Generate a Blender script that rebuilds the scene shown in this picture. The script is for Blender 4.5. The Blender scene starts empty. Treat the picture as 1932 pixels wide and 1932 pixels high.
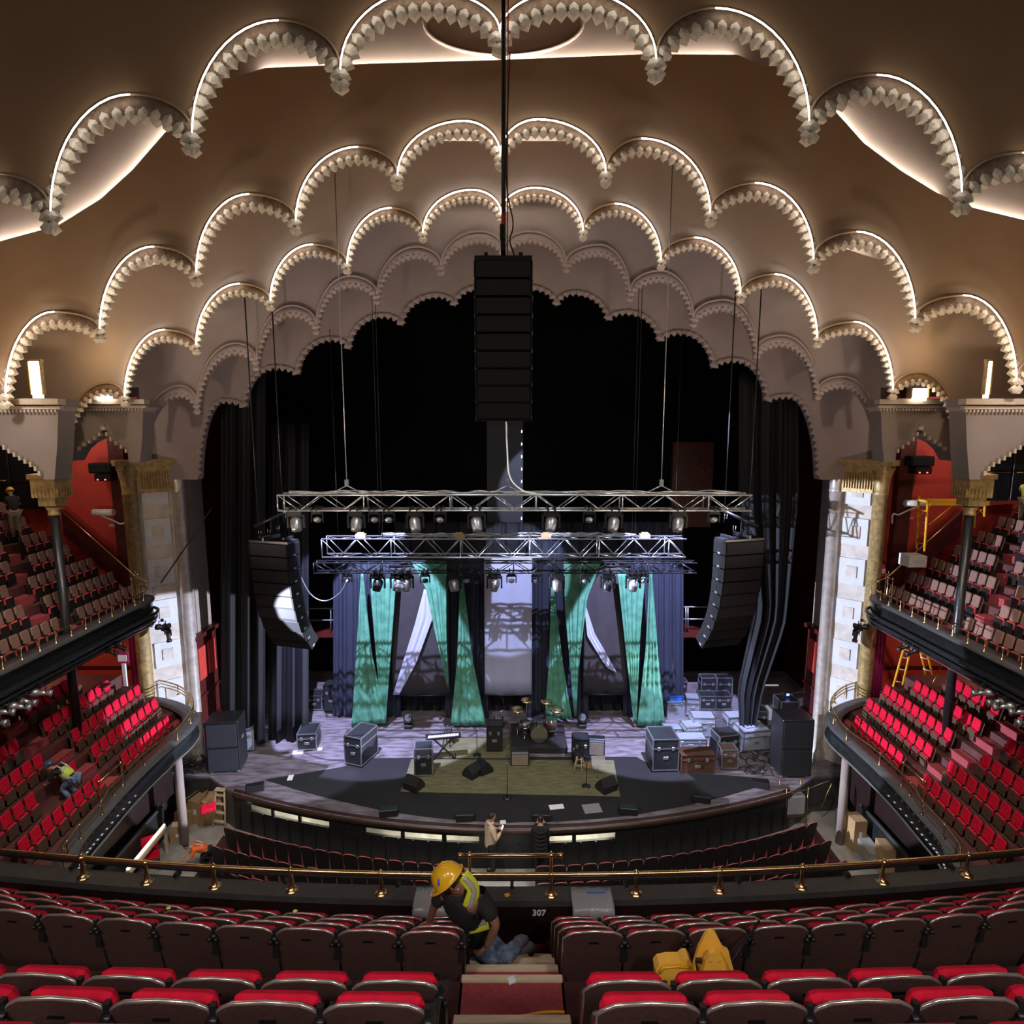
import bpy, math, random
from math import sin, cos, pi, radians as R
from mathutils import Vector, Matrix
random.seed(7)
scn = bpy.context.scene
col = scn.collection

# ------------------------------------------------------------------ camera
F = 1150.0; PITCH = R(8.2); CAMZ = 12.15
cs, sn = cos(PITCH), sin(PITCH)
cd = bpy.data.cameras.new('camera'); cam = bpy.data.objects.new('camera', cd); col.objects.link(cam)
cam.location = (0, 0, CAMZ); cam.rotation_euler = (pi/2 - PITCH, 0, 0)
cd.sensor_width = 36; cd.lens = F/1932*36; cd.clip_end = 200; cd.clip_start = .05
scn.camera = cam

# ------------------------------------------------------------------ world, lights, exposure
w = bpy.data.worlds.new('world'); scn.world = w; w.use_nodes = True
w.node_tree.nodes['Background'].inputs[0].default_value = (.9, .68, .6, 1)
w.node_tree.nodes['Background'].inputs[1].default_value = .012
vs = scn.view_settings
vs.view_transform = 'Standard'; vs.look = 'None'; vs.exposure = 0.0; vs.gamma = 1; vs.use_curve_mapping = False

def light(kind, name, loc, tgt, power, color, size=.1, spot=60, blend=.2, sy=None):
    l = bpy.data.lights.new(name, kind); l.energy = power; l.color = color
    if kind == 'AREA':
        l.size = size
        if sy: l.shape = 'RECTANGLE'; l.size_y = sy
    else: l.shadow_soft_size = size
    if kind == 'SPOT': l.spot_size = R(spot); l.spot_blend = blend
    o = bpy.data.objects.new(name, l); col.objects.link(o); o.location = loc
    if tgt is not None:
        o.rotation_euler = (Vector(tgt)-Vector(loc)).to_track_quat('-Z', 'Y').to_euler()
    return o
WARM = (1, .80, .60); COOL = (.70, .78, 1)
light('AREA', 'house_light', (-7, -3.5, 14.5), (-3, 9, 6), 190, (1, .84, .72), 3)
light('AREA', 'house_light', (7, -3.5, 14.5), (3, 9, 6), 190, (1, .84, .72), 3)
for s_ in (-1, 1):
    light('SPOT', 'gallery_seat_fill', (s_*2.5, -2.5, 15.5), (s_*2.0, 4.2, 7.6), 900, (1, .90, .84), .5, 75, .7)  # added spots to brighten the foreground seats
    light('SPOT', 'ceiling_uplight', (s_*9.5, 3, 7.0), (s_*4, 14, 19), 3000, (1, .74, .50), .4, 120, .8)
    light('SPOT', 'layer_fill', (s_*7.5, 10.6, 7.6), (s_*1.5, 13.5, 19), 1250, (1, .78, .56), .3, 110, .8)  # added fill lifting the dark inner ceiling layers
    light('SPOT', 'layer_fill', (s_*9.0, 13.6, 8.2), (s_*3.5, 16.5, 16), 330, (1, .82, .68), .3, 110, .8)
    light('POINT', 'arch_glow', (s_*9.3, 11.6, 13.3), None, 24, (1, .66, .30), .15)
    light('POINT', 'arch_glow', (s_*9.7, 14.2, 13.8), None, 22, (1, .66, .30), .15)
    light('SPOT', 'gallery_downlight', (s_*9.5, 9.5, 14.5), (s_*12.6, 16.5, 8.0), 650, (1, .88, .80), .25, 50, .7)
    light('POINT', 'under_gallery_lamp', (s_*13.4, 15.9, 6.1), None, 75, (1, .62, .40), .12)
    light('SPOT', 'balcony_downlight', (s_*6.5, 10.0, 12.5), (s_*10.5, 14, 4.3), 1100, (1, .86, .78), .3, 62, .7)
    light('POINT', 'gallery_wall_fill', (s_*12.9, 16.9, 12.4), None, 70, (1, .82, .70), .15)  # added point light to brighten the red wall
    light('SPOT', 'orchestra_light', (s_*4.0, 9.5, 12.0), (s_*4.0, 14.6, .5), 1700, (1, .93, .85), .3, 80, .6)
    light('SPOT', 'truss_light', (s_*3.0, 10.3, 13.3), (s_*2.5, 15.5, 9.6), 520, (.92, .96, 1), .3, 75, .5)
    light('SPOT', 'vault_accent', (s_*5.2, 14.2, 10.2), (s_*3.6, 17.2, 18.6), 160, (.66, .68, 1), .15, 46, .8)
light('SPOT', 'stage_profile_light', (10.0, 14.6, 5.7), (-11.0, 18.6, 3.2), 30000, (.72, .78, 1), .05, 20, .06)
light('SPOT', 'stage_profile_light', (-10.1, 14.6, 7.3), (10.7, 18.6, 5.0), 28000, (.72, .78, 1), .05, 30, .06)
light('SPOT', 'stage_wash_light', (-5.2, 14.9, 14.5), (-4.7, 21.0, 2.6), 24000, (.56, .60, 1), .05, 33, .10)
light('SPOT', 'stage_wash_light', (5.2, 14.9, 14.5), (4.9, 21.0, 2.6), 24000, (.56, .60, 1), .05, 33, .10)
light('SPOT', 'aisle_fill', (-.3, 10.5, 11.5), (-.33, 13.4, 0), 2600, (.9, .94, 1), .1, 15, .4)  # added spot to brighten the pale aisle floor
light('SPOT', 'stage_wash_light', (1.5, 12.0, 14.3), (0, 21.5, 6.6), 10000, (.62, .68, 1), .05, 20, .12)

# ------------------------------------------------------------------ pixel -> point helpers
def ray(px, py):
    u = (px-966)/F; v = (py-966)/F
    return Vector((u, cs - sn*v, -(sn + cs*v)))
def at(px, py, Y):
    d = ray(px, py); return Vector((0, 0, CAMZ)) + d*(Y/d.y)
def atz(px, py, z):
    d = ray(px, py); return Vector((0, 0, CAMZ)) + d*((z-CAMZ)/d.z)
def mpp(Y, py=966):            # metres per pixel at depth Y
    return Y/ray(966, py).y/F

# ------------------------------------------------------------------ materials
def mat(name, c, rough=.6, metal=0, var=.0, vscale=6, bump=0, bscale=40, emit=0, spec=.5, stretch=None, c2=None, trans=0, alpha=1, coat=0):
    m = bpy.data.materials.new(name); m.use_nodes = True
    nt = m.node_tree; b = nt.nodes['Principled BSDF']
    b.inputs['Base Color'].default_value = (*c, 1); b.inputs['Roughness'].default_value = rough
    b.inputs['Metallic'].default_value = metal; b.inputs['Specular IOR Level'].default_value = spec
    if coat: b.inputs['Coat Weight'].default_value = coat
    if trans: b.inputs['Transmission Weight'].default_value = trans
    if alpha < 1: b.inputs['Alpha'].default_value = alpha
    if emit:
        b.inputs['Emission Color'].default_value = (*c, 1); b.inputs['Emission Strength'].default_value = emit
    tc = nt.nodes.new('ShaderNodeTexCoord'); mp = nt.nodes.new('ShaderNodeMapping')
    nt.links.new(tc.outputs['Object'], mp.inputs[0])
    if stretch: mp.inputs['Scale'].default_value = stretch
    if var or c2:
        n = nt.nodes.new('ShaderNodeTexNoise'); n.inputs['Scale'].default_value = vscale; n.inputs['Detail'].default_value = 6
        nt.links.new(mp.outputs[0], n.inputs['Vector'])
        r = nt.nodes.new('ShaderNodeValToRGB'); r.color_ramp.elements[0].position = .35; r.color_ramp.elements[1].position = .65
        d = c2 if c2 else tuple(x*(1-var) for x in c)
        r.color_ramp.elements[0].color = (*d, 1)
        r.color_ramp.elements[1].color = (*(tuple(min(1, x*(1+var)) for x in c) if not c2 else c), 1)
        nt.links.new(n.outputs[0], r.inputs[0]); nt.links.new(r.outputs[0], b.inputs['Base Color'])
    if bump:
        n2 = nt.nodes.new('ShaderNodeTexNoise'); n2.inputs['Scale'].default_value = bscale; n2.inputs['Detail'].default_value = 4
        nt.links.new(mp.outputs[0], n2.inputs['Vector'])
        bp = nt.nodes.new('ShaderNodeBump'); bp.inputs['Strength'].default_value = bump; bp.inputs['Distance'].default_value = .02
        nt.links.new(n2.outputs[0], bp.inputs['Height']); nt.links.new(bp.outputs[0], b.inputs['Normal'])
    return m
M = dict(
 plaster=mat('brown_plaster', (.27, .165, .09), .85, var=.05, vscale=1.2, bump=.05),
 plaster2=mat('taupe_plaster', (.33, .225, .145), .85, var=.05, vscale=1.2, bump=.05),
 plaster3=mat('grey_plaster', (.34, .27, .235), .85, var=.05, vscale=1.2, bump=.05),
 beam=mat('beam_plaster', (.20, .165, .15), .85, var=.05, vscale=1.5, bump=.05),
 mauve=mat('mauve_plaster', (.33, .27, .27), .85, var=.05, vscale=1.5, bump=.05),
 carved=mat('carved_plaster', (.20, .13, .085), .8, var=.25, vscale=14, bump=.9, bscale=30),
 fringe=mat('white_plaster', (.55, .48, .39), .6, var=.06, vscale=20, bump=.3),
 fringe2=mat('dull_plaster', (.42, .35, .29), .7, var=.08, vscale=20, bump=.3),
 fringe3=mat('mauve_fringe', (.36, .29, .28), .7, var=.08, vscale=20, bump=.3),
 led=mat('led_strip', (1, .95, .86), .5, emit=14),
 cove=mat('cove_strip', (1, .88, .66), .5, emit=60),
 red_wall=mat('red_wall', (.50, .045, .03), .7, var=.08, vscale=3, bump=.1),
 dark_red=mat('dark_red_wood', (.075, .010, .008), .45, var=.2, vscale=5),
 magenta=mat('magenta_curtain', (.30, .01, .10), .7, var=.15, stretch=(8, 8, .3)),
 gold=mat('gilded_plaster', (.42, .30, .13), .45, .35, var=.25, vscale=8, bump=.4, bscale=25),
 silver=mat('silvered_column', (.62, .57, .52), .35, .5, var=.15, vscale=5),
 pil_wall=mat('pilaster_plaster', (.60, .55, .50), .7, var=.12, vscale=4, bump=.15),
 pil_panel=mat('pilaster_panel_grey', (.62, .64, .70), .6, var=.04),
 iron=mat('dark_iron', (.035, .036, .038), .35, .6, spec=.6),
 black=mat('black_paint', (.006, .006, .007), .5),
 blackmatte=mat('black_matte', (.004, .004, .004), .9, spec=.1),
 fascia=mat('black_gloss_fascia', (.012, .013, .013), .25, var=.3, vscale=8, spec=.6),
 ledge=mat('grey_ledge', (.06, .06, .062), .45, var=.15, vscale=7),
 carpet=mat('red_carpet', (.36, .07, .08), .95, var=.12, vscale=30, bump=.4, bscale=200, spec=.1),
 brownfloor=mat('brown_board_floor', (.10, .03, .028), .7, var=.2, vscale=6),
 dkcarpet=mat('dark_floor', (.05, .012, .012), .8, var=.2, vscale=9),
 concrete=mat('concrete_floor', (.33, .31, .28), .8, var=.15, vscale=3, bump=.1),
 stagefloor=mat('worn_stage_boards', (.25, .22, .26), .5, c2=(.11, .085, .09), vscale=2.2, bump=.15, bscale=14, stretch=(1, 4, 1)),
 stagefront=mat('stage_front_black', (.012, .013, .013), .45, var=.3, vscale=9, bump=.1),
 pinkedge=mat('pink_red_piping', (.55, .12, .13), .6, var=.1), amp_cloth=mat('tan_speaker_cloth', (.22, .18, .14), .8, var=.2, vscale=30),
 stagelip=mat('stage_lip_wood', (.05, .024, .017), .4, var=.3, vscale=9, stretch=(.5, 6, 1)),
 brass=mat('polished_brass', (.95, .66, .34), .27, 1, var=.1, vscale=12),
 brassold=mat('aged_brass', (.50, .34, .16), .28, 1, var=.2, vscale=12),
 red=mat('red_velvet', (.62, .006, .035), .8, var=.12, vscale=12, bump=.15, bscale=150, spec=.2),
 shell=mat('brown_seat_shell', (.075, .040, .036), .36, var=.12, vscale=40, bump=.05, spec=.5),
 rim=mat('seat_rim', (.62, .56, .54), .22, .75),
 seatwood=mat('walnut_seat_panel', (.10, .058, .04), .5, var=.25, vscale=7, stretch=(4, 4, 1)),
 gpad=mat('brown_gallery_panel', (.24, .135, .105), .55, var=.08, vscale=9),
 gdark=mat('black_gallery_seat', (.022, .020, .020), .28, var=.2, vscale=9),
 gred=mat('pink_red_edge', (.62, .06, .07), .7, var=.1),
 oblack=mat('black_seat_back', (.022, .019, .018), .6, var=.15, vscale=9),
 chrome=mat('chrome', (.65, .66, .68), .15, 1),
 steel=mat('galvanised_steel', (.45, .46, .48), .35, .8, var=.15, vscale=12),
 alu=mat('truss_aluminium', (.55, .57, .60), .28, .9, var=.1, vscale=12),
 blk_plastic=mat('black_plastic', (.014, .014, .016), .35, spec=.5),
 grille=mat('speaker_grille', (.010, .010, .011), .7, var=.3, vscale=120),
 drape_dk=mat('black_side_drape', (.003, .0035, .007), .75, var=.2, stretch=(6, 6, .2)),
 parapet=mat('near_black_parapet', (.018, .007, .006), .5, var=.2, vscale=5),
 arraybox=mat('array_black', (.006, .006, .007), .75, spec=.25),
 drape=mat('black_blue_drape', (.020, .024, .045), .75, var=.2, stretch=(6, 6, .2)),
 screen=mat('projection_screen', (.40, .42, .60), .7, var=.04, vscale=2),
 screen_shaded=mat('shaded_screen', (.035, .03, .035), .8, var=.1, vscale=3),  # screen cloth with the stage shadow put into its colour
 green=mat('green_cloth', (.11, .33, .22), .75, c2=(.06, .22, .14), vscale=4, bump=.3, bscale=18),
 white=mat('white_paint', (.75, .75, .74), .5, var=.04),
 paper=mat('white_paper', (.80, .80, .82), .7),
 yellow=mat('yellow_paint', (.80, .42, .02), .4, var=.06),
 yplastic=mat('yellow_plastic', (.95, .52, .07), .35, var=.05),
 beige=mat('beige_wood', (.62, .50, .36), .6, var=.1, stretch=(1, 8, 1)),
 carton=mat('cardboard', (.42, .27, .13), .8, var=.08, vscale=6),
 brownwood=mat('brown_wood', (.07, .030, .018), .45, var=.3, vscale=5, stretch=(.6, 5, 5)),
 case_blk=mat('flight_case_laminate', (.018, .019, .022), .45, var=.15, vscale=20),
 case_gry=mat('grey_case_laminate', (.22, .24, .29), .5, var=.1, vscale=20),
 rug=mat('olive_rug', (.14, .13, .065), .95, var=.25, vscale=5, bump=.3, bscale=80, stretch=(.5, 3, 1)),
 shade_and_riser=mat('stage_shade_and_riser', (.011, .010, .011), .8, var=.2, vscale=2),  # shadow tone of the front stage floor, shared by the drum riser
 skin=mat('skin_brown', (.28, .13, .08), .55), skin2=mat('skin_light', (.55, .32, .24), .55),
 hivis=mat('hi_vis_yellow', (.75, .85, .05), .6, emit=0), silvertape=mat('reflective_tape', (.6, .62, .62), .3, .3),
 orange=mat('hi_vis_orange', (.9, .16, .02), .6), blkcloth=mat('black_cloth', (.012, .012, .014), .85, bump=.3, bscale=30),
 denim=mat('washed_denim', (.20, .27, .38), .8, c2=(.07, .11, .20), vscale=18, bump=.3), tan=mat('tan_jacket', (.62, .48, .34), .8, var=.08, bump=.2),
 hair=mat('dark_hair', (.02, .013, .01), .6), boot=mat('grey_boot', (.10, .11, .12), .6, var=.2, vscale=20),
 helmet=mat('yellow_helmet', (.85, .47, .02), .25, coat=.5), bluep=mat('blue_plastic', (.03, .16, .65), .4),
 glass=mat('clear_film', (.75, .77, .82), .25, trans=.6, spec=.5), lens=mat('glass_lens', (.10, .11, .13), .05, spec=.9),
 redp=mat('red_paint', (.65, .02, .02), .35), brick=mat('dim_brick', (.13, .05, .03), .8, var=.3, vscale=9),
 creamlit=mat('understage_wall', (.75, .72, .60), .8, var=.2, vscale=3), warmlamp=mat('lit_lamp_glass', (1, .82, .6), .4, emit=9),
 green_led=mat('green_exit_lamp', (.1, 1, .45), .4, emit=6), red_led=mat('red_indicator', (1, .08, .05), .4, emit=6), blue_led=mat('blue_screen_light', (.1, .25, 1), .4, emit=5),
 olivepants=mat('olive_trousers', (.16, .15, .09), .8, var=.1), film=mat('clear_plastic_film', (.55, .56, .60), .25, alpha=.45, spec=.7), pale_led=mat('pale_edge_lamp', (.8, .85, 1), .4, emit=3), grille_blue=mat('slate_grille', (.028, .032, .045), .75, var=.2, vscale=90),
 wrap=mat('crumpled_clear_plastic', (.50, .52, .56), .22, alpha=.62, spec=.8, bump=.8, bscale=14), hivis2=mat('hi_vis_lime', (.55, .70, .10), .6), navyhat=mat('navy_hat', (.05, .09, .16), .3), tube_lamp=mat('lit_tube', (1, .86, .66), .4, emit=4), lit_door=mat('lit_doorway', (.62, .70, .74), .5, emit=.55),
 neon=mat('lime_tape', (.6, .8, .12), .6),
)

# ------------------------------------------------------------------ mesh builder
class MB:
    def __init__(s): s.v = []; s.f = []; s.sm = []
    def add(s, vs, fs, smooth=False):
        n = len(s.v); s.v += [tuple(v) for v in vs]; s.f += [tuple(i+n for i in f) for f in fs]; s.sm += [smooth]*len(fs); return s
    def box(s, c, d, rz=0, rx=0, ry=0, bev=0):
        c = Vector(c); hx, hy, hz = d[0]/2, d[1]/2, d[2]/2
        m = Matrix.Rotation(rz, 3, 'Z') @ Matrix.Rotation(ry, 3, 'Y') @ Matrix.Rotation(rx, 3, 'X')
        if bev <= 0:
            vs = [c + m @ Vector((x*hx, y*hy, z*hz)) for x in (-1, 1) for y in (-1, 1) for z in (-1, 1)]
            return s.add(vs, [(0, 1, 3, 2), (4, 6, 7, 5), (0, 4, 5, 1), (2, 3, 7, 6), (0, 2, 6, 4), (1, 5, 7, 3)])
        b = min(bev, hy*.9); q = min(max(bev, b), hx*.95, hz*.95); b = min(b, q)
        # rounded outline in local XZ, chamfered ends in Y
        rings = []
        for y, ins in ((-hy, b), (-hy+b, 0), (hy-b, 0), (hy, b)):
            r = []
            for sx, sz, a0 in ((1, 1, 0), (-1, 1, 90), (-1, -1, 180), (1, -1, 270)):
                for a in (0, 45, 90):
                    t = R(a0+a); r.append(c + m @ Vector((sx*(hx-q)+cos(t)*(q-ins*.7), y, sz*(hz-q)+sin(t)*(q-ins*.7))))
            rings.append(r)
        n = 12; vs = [p for r in rings for p in r]
        fs = [(i*n+j, i*n+(j+1) % n, (i+1)*n+(j+1) % n, (i+1)*n+j) for i in range(3) for j in range(n)]
        fs += [tuple(range(n-1, -1, -1)), tuple(range(3*n, 4*n))]
        return s.add(vs, fs)
    def tube(s, pts, r, n=8, closed=False, r2=None, smooth=True):
        pts = [Vector(p) for p in pts]; N = len(pts)
        if N < 2: return s
        vs = []; up = None
        for i, p in enumerate(pts):
            if closed: t = pts[(i+1) % N]-pts[i-1]
            else: t = pts[min(i+1, N-1)]-pts[max(i-1, 0)]
            if t.length < 1e-9: t = Vector((0, 0, 1))
            t.normalize()
            if up is None: up = Vector((0, 0, 1)) if abs(t.z) < .9 else Vector((1, 0, 0))
            a = t.cross(up)
            if a.length < 1e-4: a = t.cross(Vector((1, .2, 0)))
            a.normalize(); b = a.cross(t).normalized(); up = b
            rr = r if r2 is None else r + (r2-r)*i/(N-1)
            if isinstance(r, (list, tuple)): rr = r[i]
            for k in range(n):
                q = 2*pi*k/n; vs.append(p + a*cos(q)*rr + b*sin(q)*rr)
        L = N if closed else N-1
        fs = [(i*n+k, i*n+(k+1) % n, ((i+1) % N)*n+(k+1) % n, ((i+1) % N)*n+k) for i in range(L) for k in range(n)]
        s.add(vs, fs, smooth)
        if not closed:
            m = len(s.v)-len(vs)
            s.f.append(tuple(m+k for k in range(n-1, -1, -1))); s.sm.append(False)
            s.f.append(tuple(m+(N-1)*n+k for k in range(n))); s.sm.append(False)
        return s
    def cyl(s, a, b, r, n=10, r2=None): return s.tube([a, b], r, n, r2=r2)
    def lathe(s, base, prof, n=14, axis=None, smooth=True):
        base = Vector(base); vs = []
        q = Matrix.Identity(3) if axis is None else Vector((0, 0, 1)).rotation_difference(Vector(axis)).to_matrix()
        for r, z in prof:
            for k in range(n):
                t = 2*pi*k/n; vs.append(base + q @ Vector((r*cos(t), r*sin(t), z)))
        fs = [(i*n+k, i*n+(k+1) % n, (i+1)*n+(k+1) % n, (i+1)*n+k) for i in range(len(prof)-1) for k in range(n)]
        m = len(s.v); s.add(vs, fs, smooth)
        s.f.append(tuple(m+k for k in range(n-1, -1, -1))); s.sm.append(False)
        s.f.append(tuple(m+(len(prof)-1)*n+k for k in range(n))); s.sm.append(False)
        return s
    def prism(s, pts, off):        # polygon (3D points) extruded by the vector off
        off = Vector(off); pts = [Vector(p) for p in pts]; n = len(pts)
        vs = pts + [p+off for p in pts]
        fs = [tuple(range(n)), tuple(range(2*n-1, n-1, -1))] + [(i, i+n, (i+1) % n + n, (i+1) % n) for i in range(n)]
        return s.add(vs, fs)
    def ball(s, c, r, n=10, sc=(1, 1, 1)):
        c = Vector(c); vs = []; m = max(4, n//2)
        for i in range(1, m):
            a = pi*i/m
            for k in range(n):
                t = 2*pi*k/n; vs.append(c + Vector((r*sc[0]*sin(a)*cos(t), r*sc[1]*sin(a)*sin(t), r*sc[2]*cos(a))))
        vs += [c+Vector((0, 0, r*sc[2])), c-Vector((0, 0, r*sc[2]))]
        fs = [(i*n+k, (i+1)*n+k, (i+1)*n+(k+1) % n, i*n+(k+1) % n) for i in range(m-2) for k in range(n)]
        fs += [(len(vs)-2, k, (k+1) % n) for k in range(n)] + [(len(vs)-1, (m-2)*n+(k+1) % n, (m-2)*n+k) for k in range(n)]
        return s.add(vs, fs, True)
    def grid(s, rows, smooth=True, thick=None):      # rows: list of lists of points
        a = len(rows); b = len(rows[0])
        vs = [p for r in rows for p in r]
        fs = [(i*b+j, i*b+j+1, (i+1)*b+j+1, (i+1)*b+j) for i in range(a-1) for j in range(b-1)]
        if thick is None: return s.add(vs, fs, smooth)
        t = Vector(thick); n = len(vs)
        vs2 = [Vector(v)+t for v in vs]
        fs2 = [tuple(x+n for x in reversed(f)) for f in fs]
        e = [(j, j+1) for j in range(b-1)] + [(i*b+b-1, (i+1)*b+b-1) for i in range(a-1)] + [((a-1)*b+j+1, (a-1)*b+j) for j in range(b-1)] + [((i+1)*b, i*b) for i in range(a-1)]
        fs3 = [(q, p, p+n, q+n) for p, q in e]
        return s.add(list(vs)+vs2, fs+fs2+fs3, smooth)
    def build(s, name, m, parent=None, loc=None):
        me = bpy.data.meshes.new(name); vs = s.v
        if loc is not None: vs = [(v[0]-loc[0], v[1]-loc[1], v[2]-loc[2]) for v in vs]
        me.from_pydata(vs, [], s.f); me.polygons.foreach_set('use_smooth', s.sm)
        if isinstance(m, str): m = M[m]
        me.materials.append(m); me.update()
        o = bpy.data.objects.new(name, me); col.objects.link(o)
        if loc is not None: o.location = loc
        if parent is not None:
            o.parent = parent
        return o

def tag(o, label=None, cat=None, group=None, kind=None):
    if label: o['label'] = label
    if cat: o['category'] = cat
    if group: o['group'] = group
    if kind: o['kind'] = kind
    return o
def struct(o): o['kind'] = 'structure'; return o
def thing(name, loc, label, cat, rz=0, group=None):
    o = bpy.data.objects.new(name, None); col.objects.link(o); o.empty_display_size = .1
    o.location = loc; o.rotation_euler = (0, 0, rz)
    return tag(o, label, cat, group)
def copy_tree(o, parent=None):
    c = o.copy(); col.objects.link(c)
    if parent is not None: c.parent = parent
    for ch in list(kids[o.name]) if o.name in kids else []:
        copy_tree(ch, c)
    return c
kids = {}
def adopt(root):            # remember a prototype's children so that copies are cheap
    kids[root.name] = list(root.children)
    for c in root.children: adopt(c)
    return root
def V(*a): return Vector(a)
# ================================================================== CEILING LAYERS
def quarter(a, b, rising, n):        # elliptic quarter in pixel space
    out = []
    for i in range(n+1):
        t = (pi/2)*i/n
        if rising: out.append((a[0]+(b[0]-a[0])*(1-cos(t)), a[1]+(b[1]-a[1])*sin(t)))
        else: out.append((a[0]+(b[0]-a[0])*sin(t), a[1]+(b[1]-a[1])*(1-cos(t))))
    return out
def lobe(c0, ap, c1, n=12): return quarter(c0, ap, True, n), quarter(ap, c1, False, n)
def resample(pl, step):
    L = [0]
    for a, b in zip(pl, pl[1:]): L.append(L[-1]+math.hypot(b[0]-a[0], b[1]-a[1]))
    n = max(3, int(round(L[-1]/step))); out = []; j = 0
    for i in range(n+1):
        d = L[-1]*i/n
        while j < len(L)-2 and L[j+1] < d: j += 1
        k = (d-L[j])/max(1e-9, L[j+1]-L[j]); out.append((pl[j][0]+(pl[j+1][0]-pl[j][0])*k, pl[j][1]+(pl[j+1][1]-pl[j][1])*k))
    return out
def normals(pl):                     # pixel-space normals towards the inside of the lobe (below the arch)
    out = []
    for i in range(len(pl)):
        a = pl[max(0, i-1)]; b = pl[min(len(pl)-1, i+1)]
        dx, dy = b[0]-a[0], b[1]-a[1]; l = math.hypot(dx, dy) or 1
        out.append((-dy/l, dx/l))
    return out

def ceiling_layer(name, Y, cusps, apex, D, d, tooth, W, top, leftpoly, rightpoly, face, fr, th=.35, led=True, ridge=True, mid=None):
    """One scalloped ceiling slab at depth Y with moulding, toothed fringe and light strips as parts."""
    N = len(apex); cf = [(c[0], c[1]+D) for c in cusps]; af = [(a[0], a[1]+d) for a in apex]
    edge = []
    for i in range(N):
        l, r = lobe(cf[i], af[i], cf[i+1]); seg = l + r[1:]
        edge += seg if i == 0 else seg[1:]
    poly = leftpoly + edge + rightpoly + top
    m = MB(); m.prism([at(x, y, Y) for x, y in poly], (0, th, 0))
    root = struct(m.build(name, face))
    s = mpp(Y)
    # dark carved band between moulding and fringe, slightly proud of the slab
    for i in range(N):
        rl, rr = lobe(cusps[i], apex[i], cusps[i+1]); fl, fr_ = lobe(cf[i], af[i], cf[i+1])
        out = rl+rr[1:]; inn = fl+fr_[1:]
        if ridge:
            b = MB(); rows = [[at(x, y, Y-.03) for x, y in out], [at(x, y, Y-.05) for x, y in inn]]
            b.grid(rows, thick=(0, .05, 0)); b.build('carved_band', 'carved' if led else face, root)
            b = MB(); r_ = 2.2*s
            b.tube([at(x, y, Y-.05) for x, y in out], r_, 6); b.build('arch_moulding', 'plaster2' if led else fr, root)
        # toothed fringe: faceted pointed blocks, alternately lifted
        pl = resample(inn, tooth); nn = normals(pl); b = MB()
        for j in range(len(pl)-1):
            p, q = pl[j], pl[j+1]; mx, my = (p[0]+q[0])/2, (p[1]+q[1])/2
            nx, ny = nn[j][0]*.5+nn[j+1][0]*.5, nn[j][1]*.5+nn[j+1][1]*.5
            pr = .03+.22*W*s                                    # how far the block stands out
            A = at(p[0], p[1], Y-pr*.6); B = at(q[0], q[1], Y-pr*.6)
            T = at(mx+nx*tooth*.55, my+ny*tooth*.55, Y-pr*.5)        # tip, into the opening
            C1 = at(p[0]-nx*W*.55, p[1]-ny*W*.55, Y-.03); C2 = at(q[0]-nx*W*.55, q[1]-ny*W*.55, Y-.03)
            Q = at(mx-nx*W, my-ny*W, Y-.03)                       # outer point
            K = at(mx-nx*W*.32, my-ny*W*.32, Y-pr*1.25)             # the raised crest
            Ab = A+V(0, .1, 0); Bb = B+V(0, .1, 0); Tb = T+V(0, .1, 0)
            vs = [A, T, B, C2, Q, C1, K, Ab, Tb, Bb]
            b.add(vs, [(0, 1, 6), (1, 2, 6), (2, 3, 6), (3, 4, 6), (4, 5, 6), (5, 0, 6), (0, 7, 8, 1), (1, 8, 9, 2)])
        b.build('scalloped_fringe', fr, root)
        if led:
            mm = N/2 if mid is None else mid
            parts = []
            if led == 'ends' and (i == 0 or i == N-1): continue
            if i < mm-1: parts = [rl]
            elif i >= mm+1: parts = [rr]
            else: parts = [rl+rr[1:]]
            for pl in parts:
                b = MB(); b.tube([at(x, y, Y-.16) for x, y in pl], 1.15*s, 6); b.build('light_strip', 'led', root)
    return root

# layer nearest the camera
L1c = [(-200, 520), (95, 398), (362, 250), (642, 130), (943, 60), (1238, 110), (1527, 228), (1815, 362), (2110, 480)]
L1a = [(-10, 328), (245, 178), (525, 38), (800, -18), (1080, -18), (1350, 15), (1655, 141), (1930, 288)]
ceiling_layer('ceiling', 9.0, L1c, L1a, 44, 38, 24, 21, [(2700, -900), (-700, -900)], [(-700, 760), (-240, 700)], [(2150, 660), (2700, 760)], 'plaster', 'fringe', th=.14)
L2c = [(-190, 860), (10, 745), (188, 620), (370, 513), (558, 415), (750, 330), (944, 293), (1143, 325), (1340, 400), (1535, 488), (1727, 600), (1918, 715), (2120, 830)]
L2a = [(-80, 690), (102, 588), (290, 465), (470, 366), (675, 277), (875, 228), (1015, 225), (1210, 261), (1425, 345), (1617, 437), (1818, 557), (2010, 660)]
top2 = [(2500, 560), (2060, 440), (1932, 415), (1820, 388), (1770, 365), (1700, 322), (1630, 270), (1572, 205), (1480, 140), (1390, 103), (1220, 102), (940, 113), (700, 120), (500, 128), (430, 150), (332, 226), (250, 320), (190, 375), (110, 425), (0, 455), (-120, 480), (-560, 560)]
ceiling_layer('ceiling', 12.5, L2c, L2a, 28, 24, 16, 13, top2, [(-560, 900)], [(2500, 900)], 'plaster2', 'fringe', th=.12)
L3c = [(118, 862), (235, 748), (370, 650), (510, 567), (655, 498), (798, 438), (945, 403), (1100, 435), (1247, 490), (1397, 553), (1542, 637), (1685, 735), (1812, 845)]
L3a = [(200, 722), (310, 622), (452, 535), (590, 461), (738, 392), (890, 358), (1010, 354), (1160, 384), (1310, 448), (1462, 517), (1612, 607), (1735, 702)]
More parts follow.
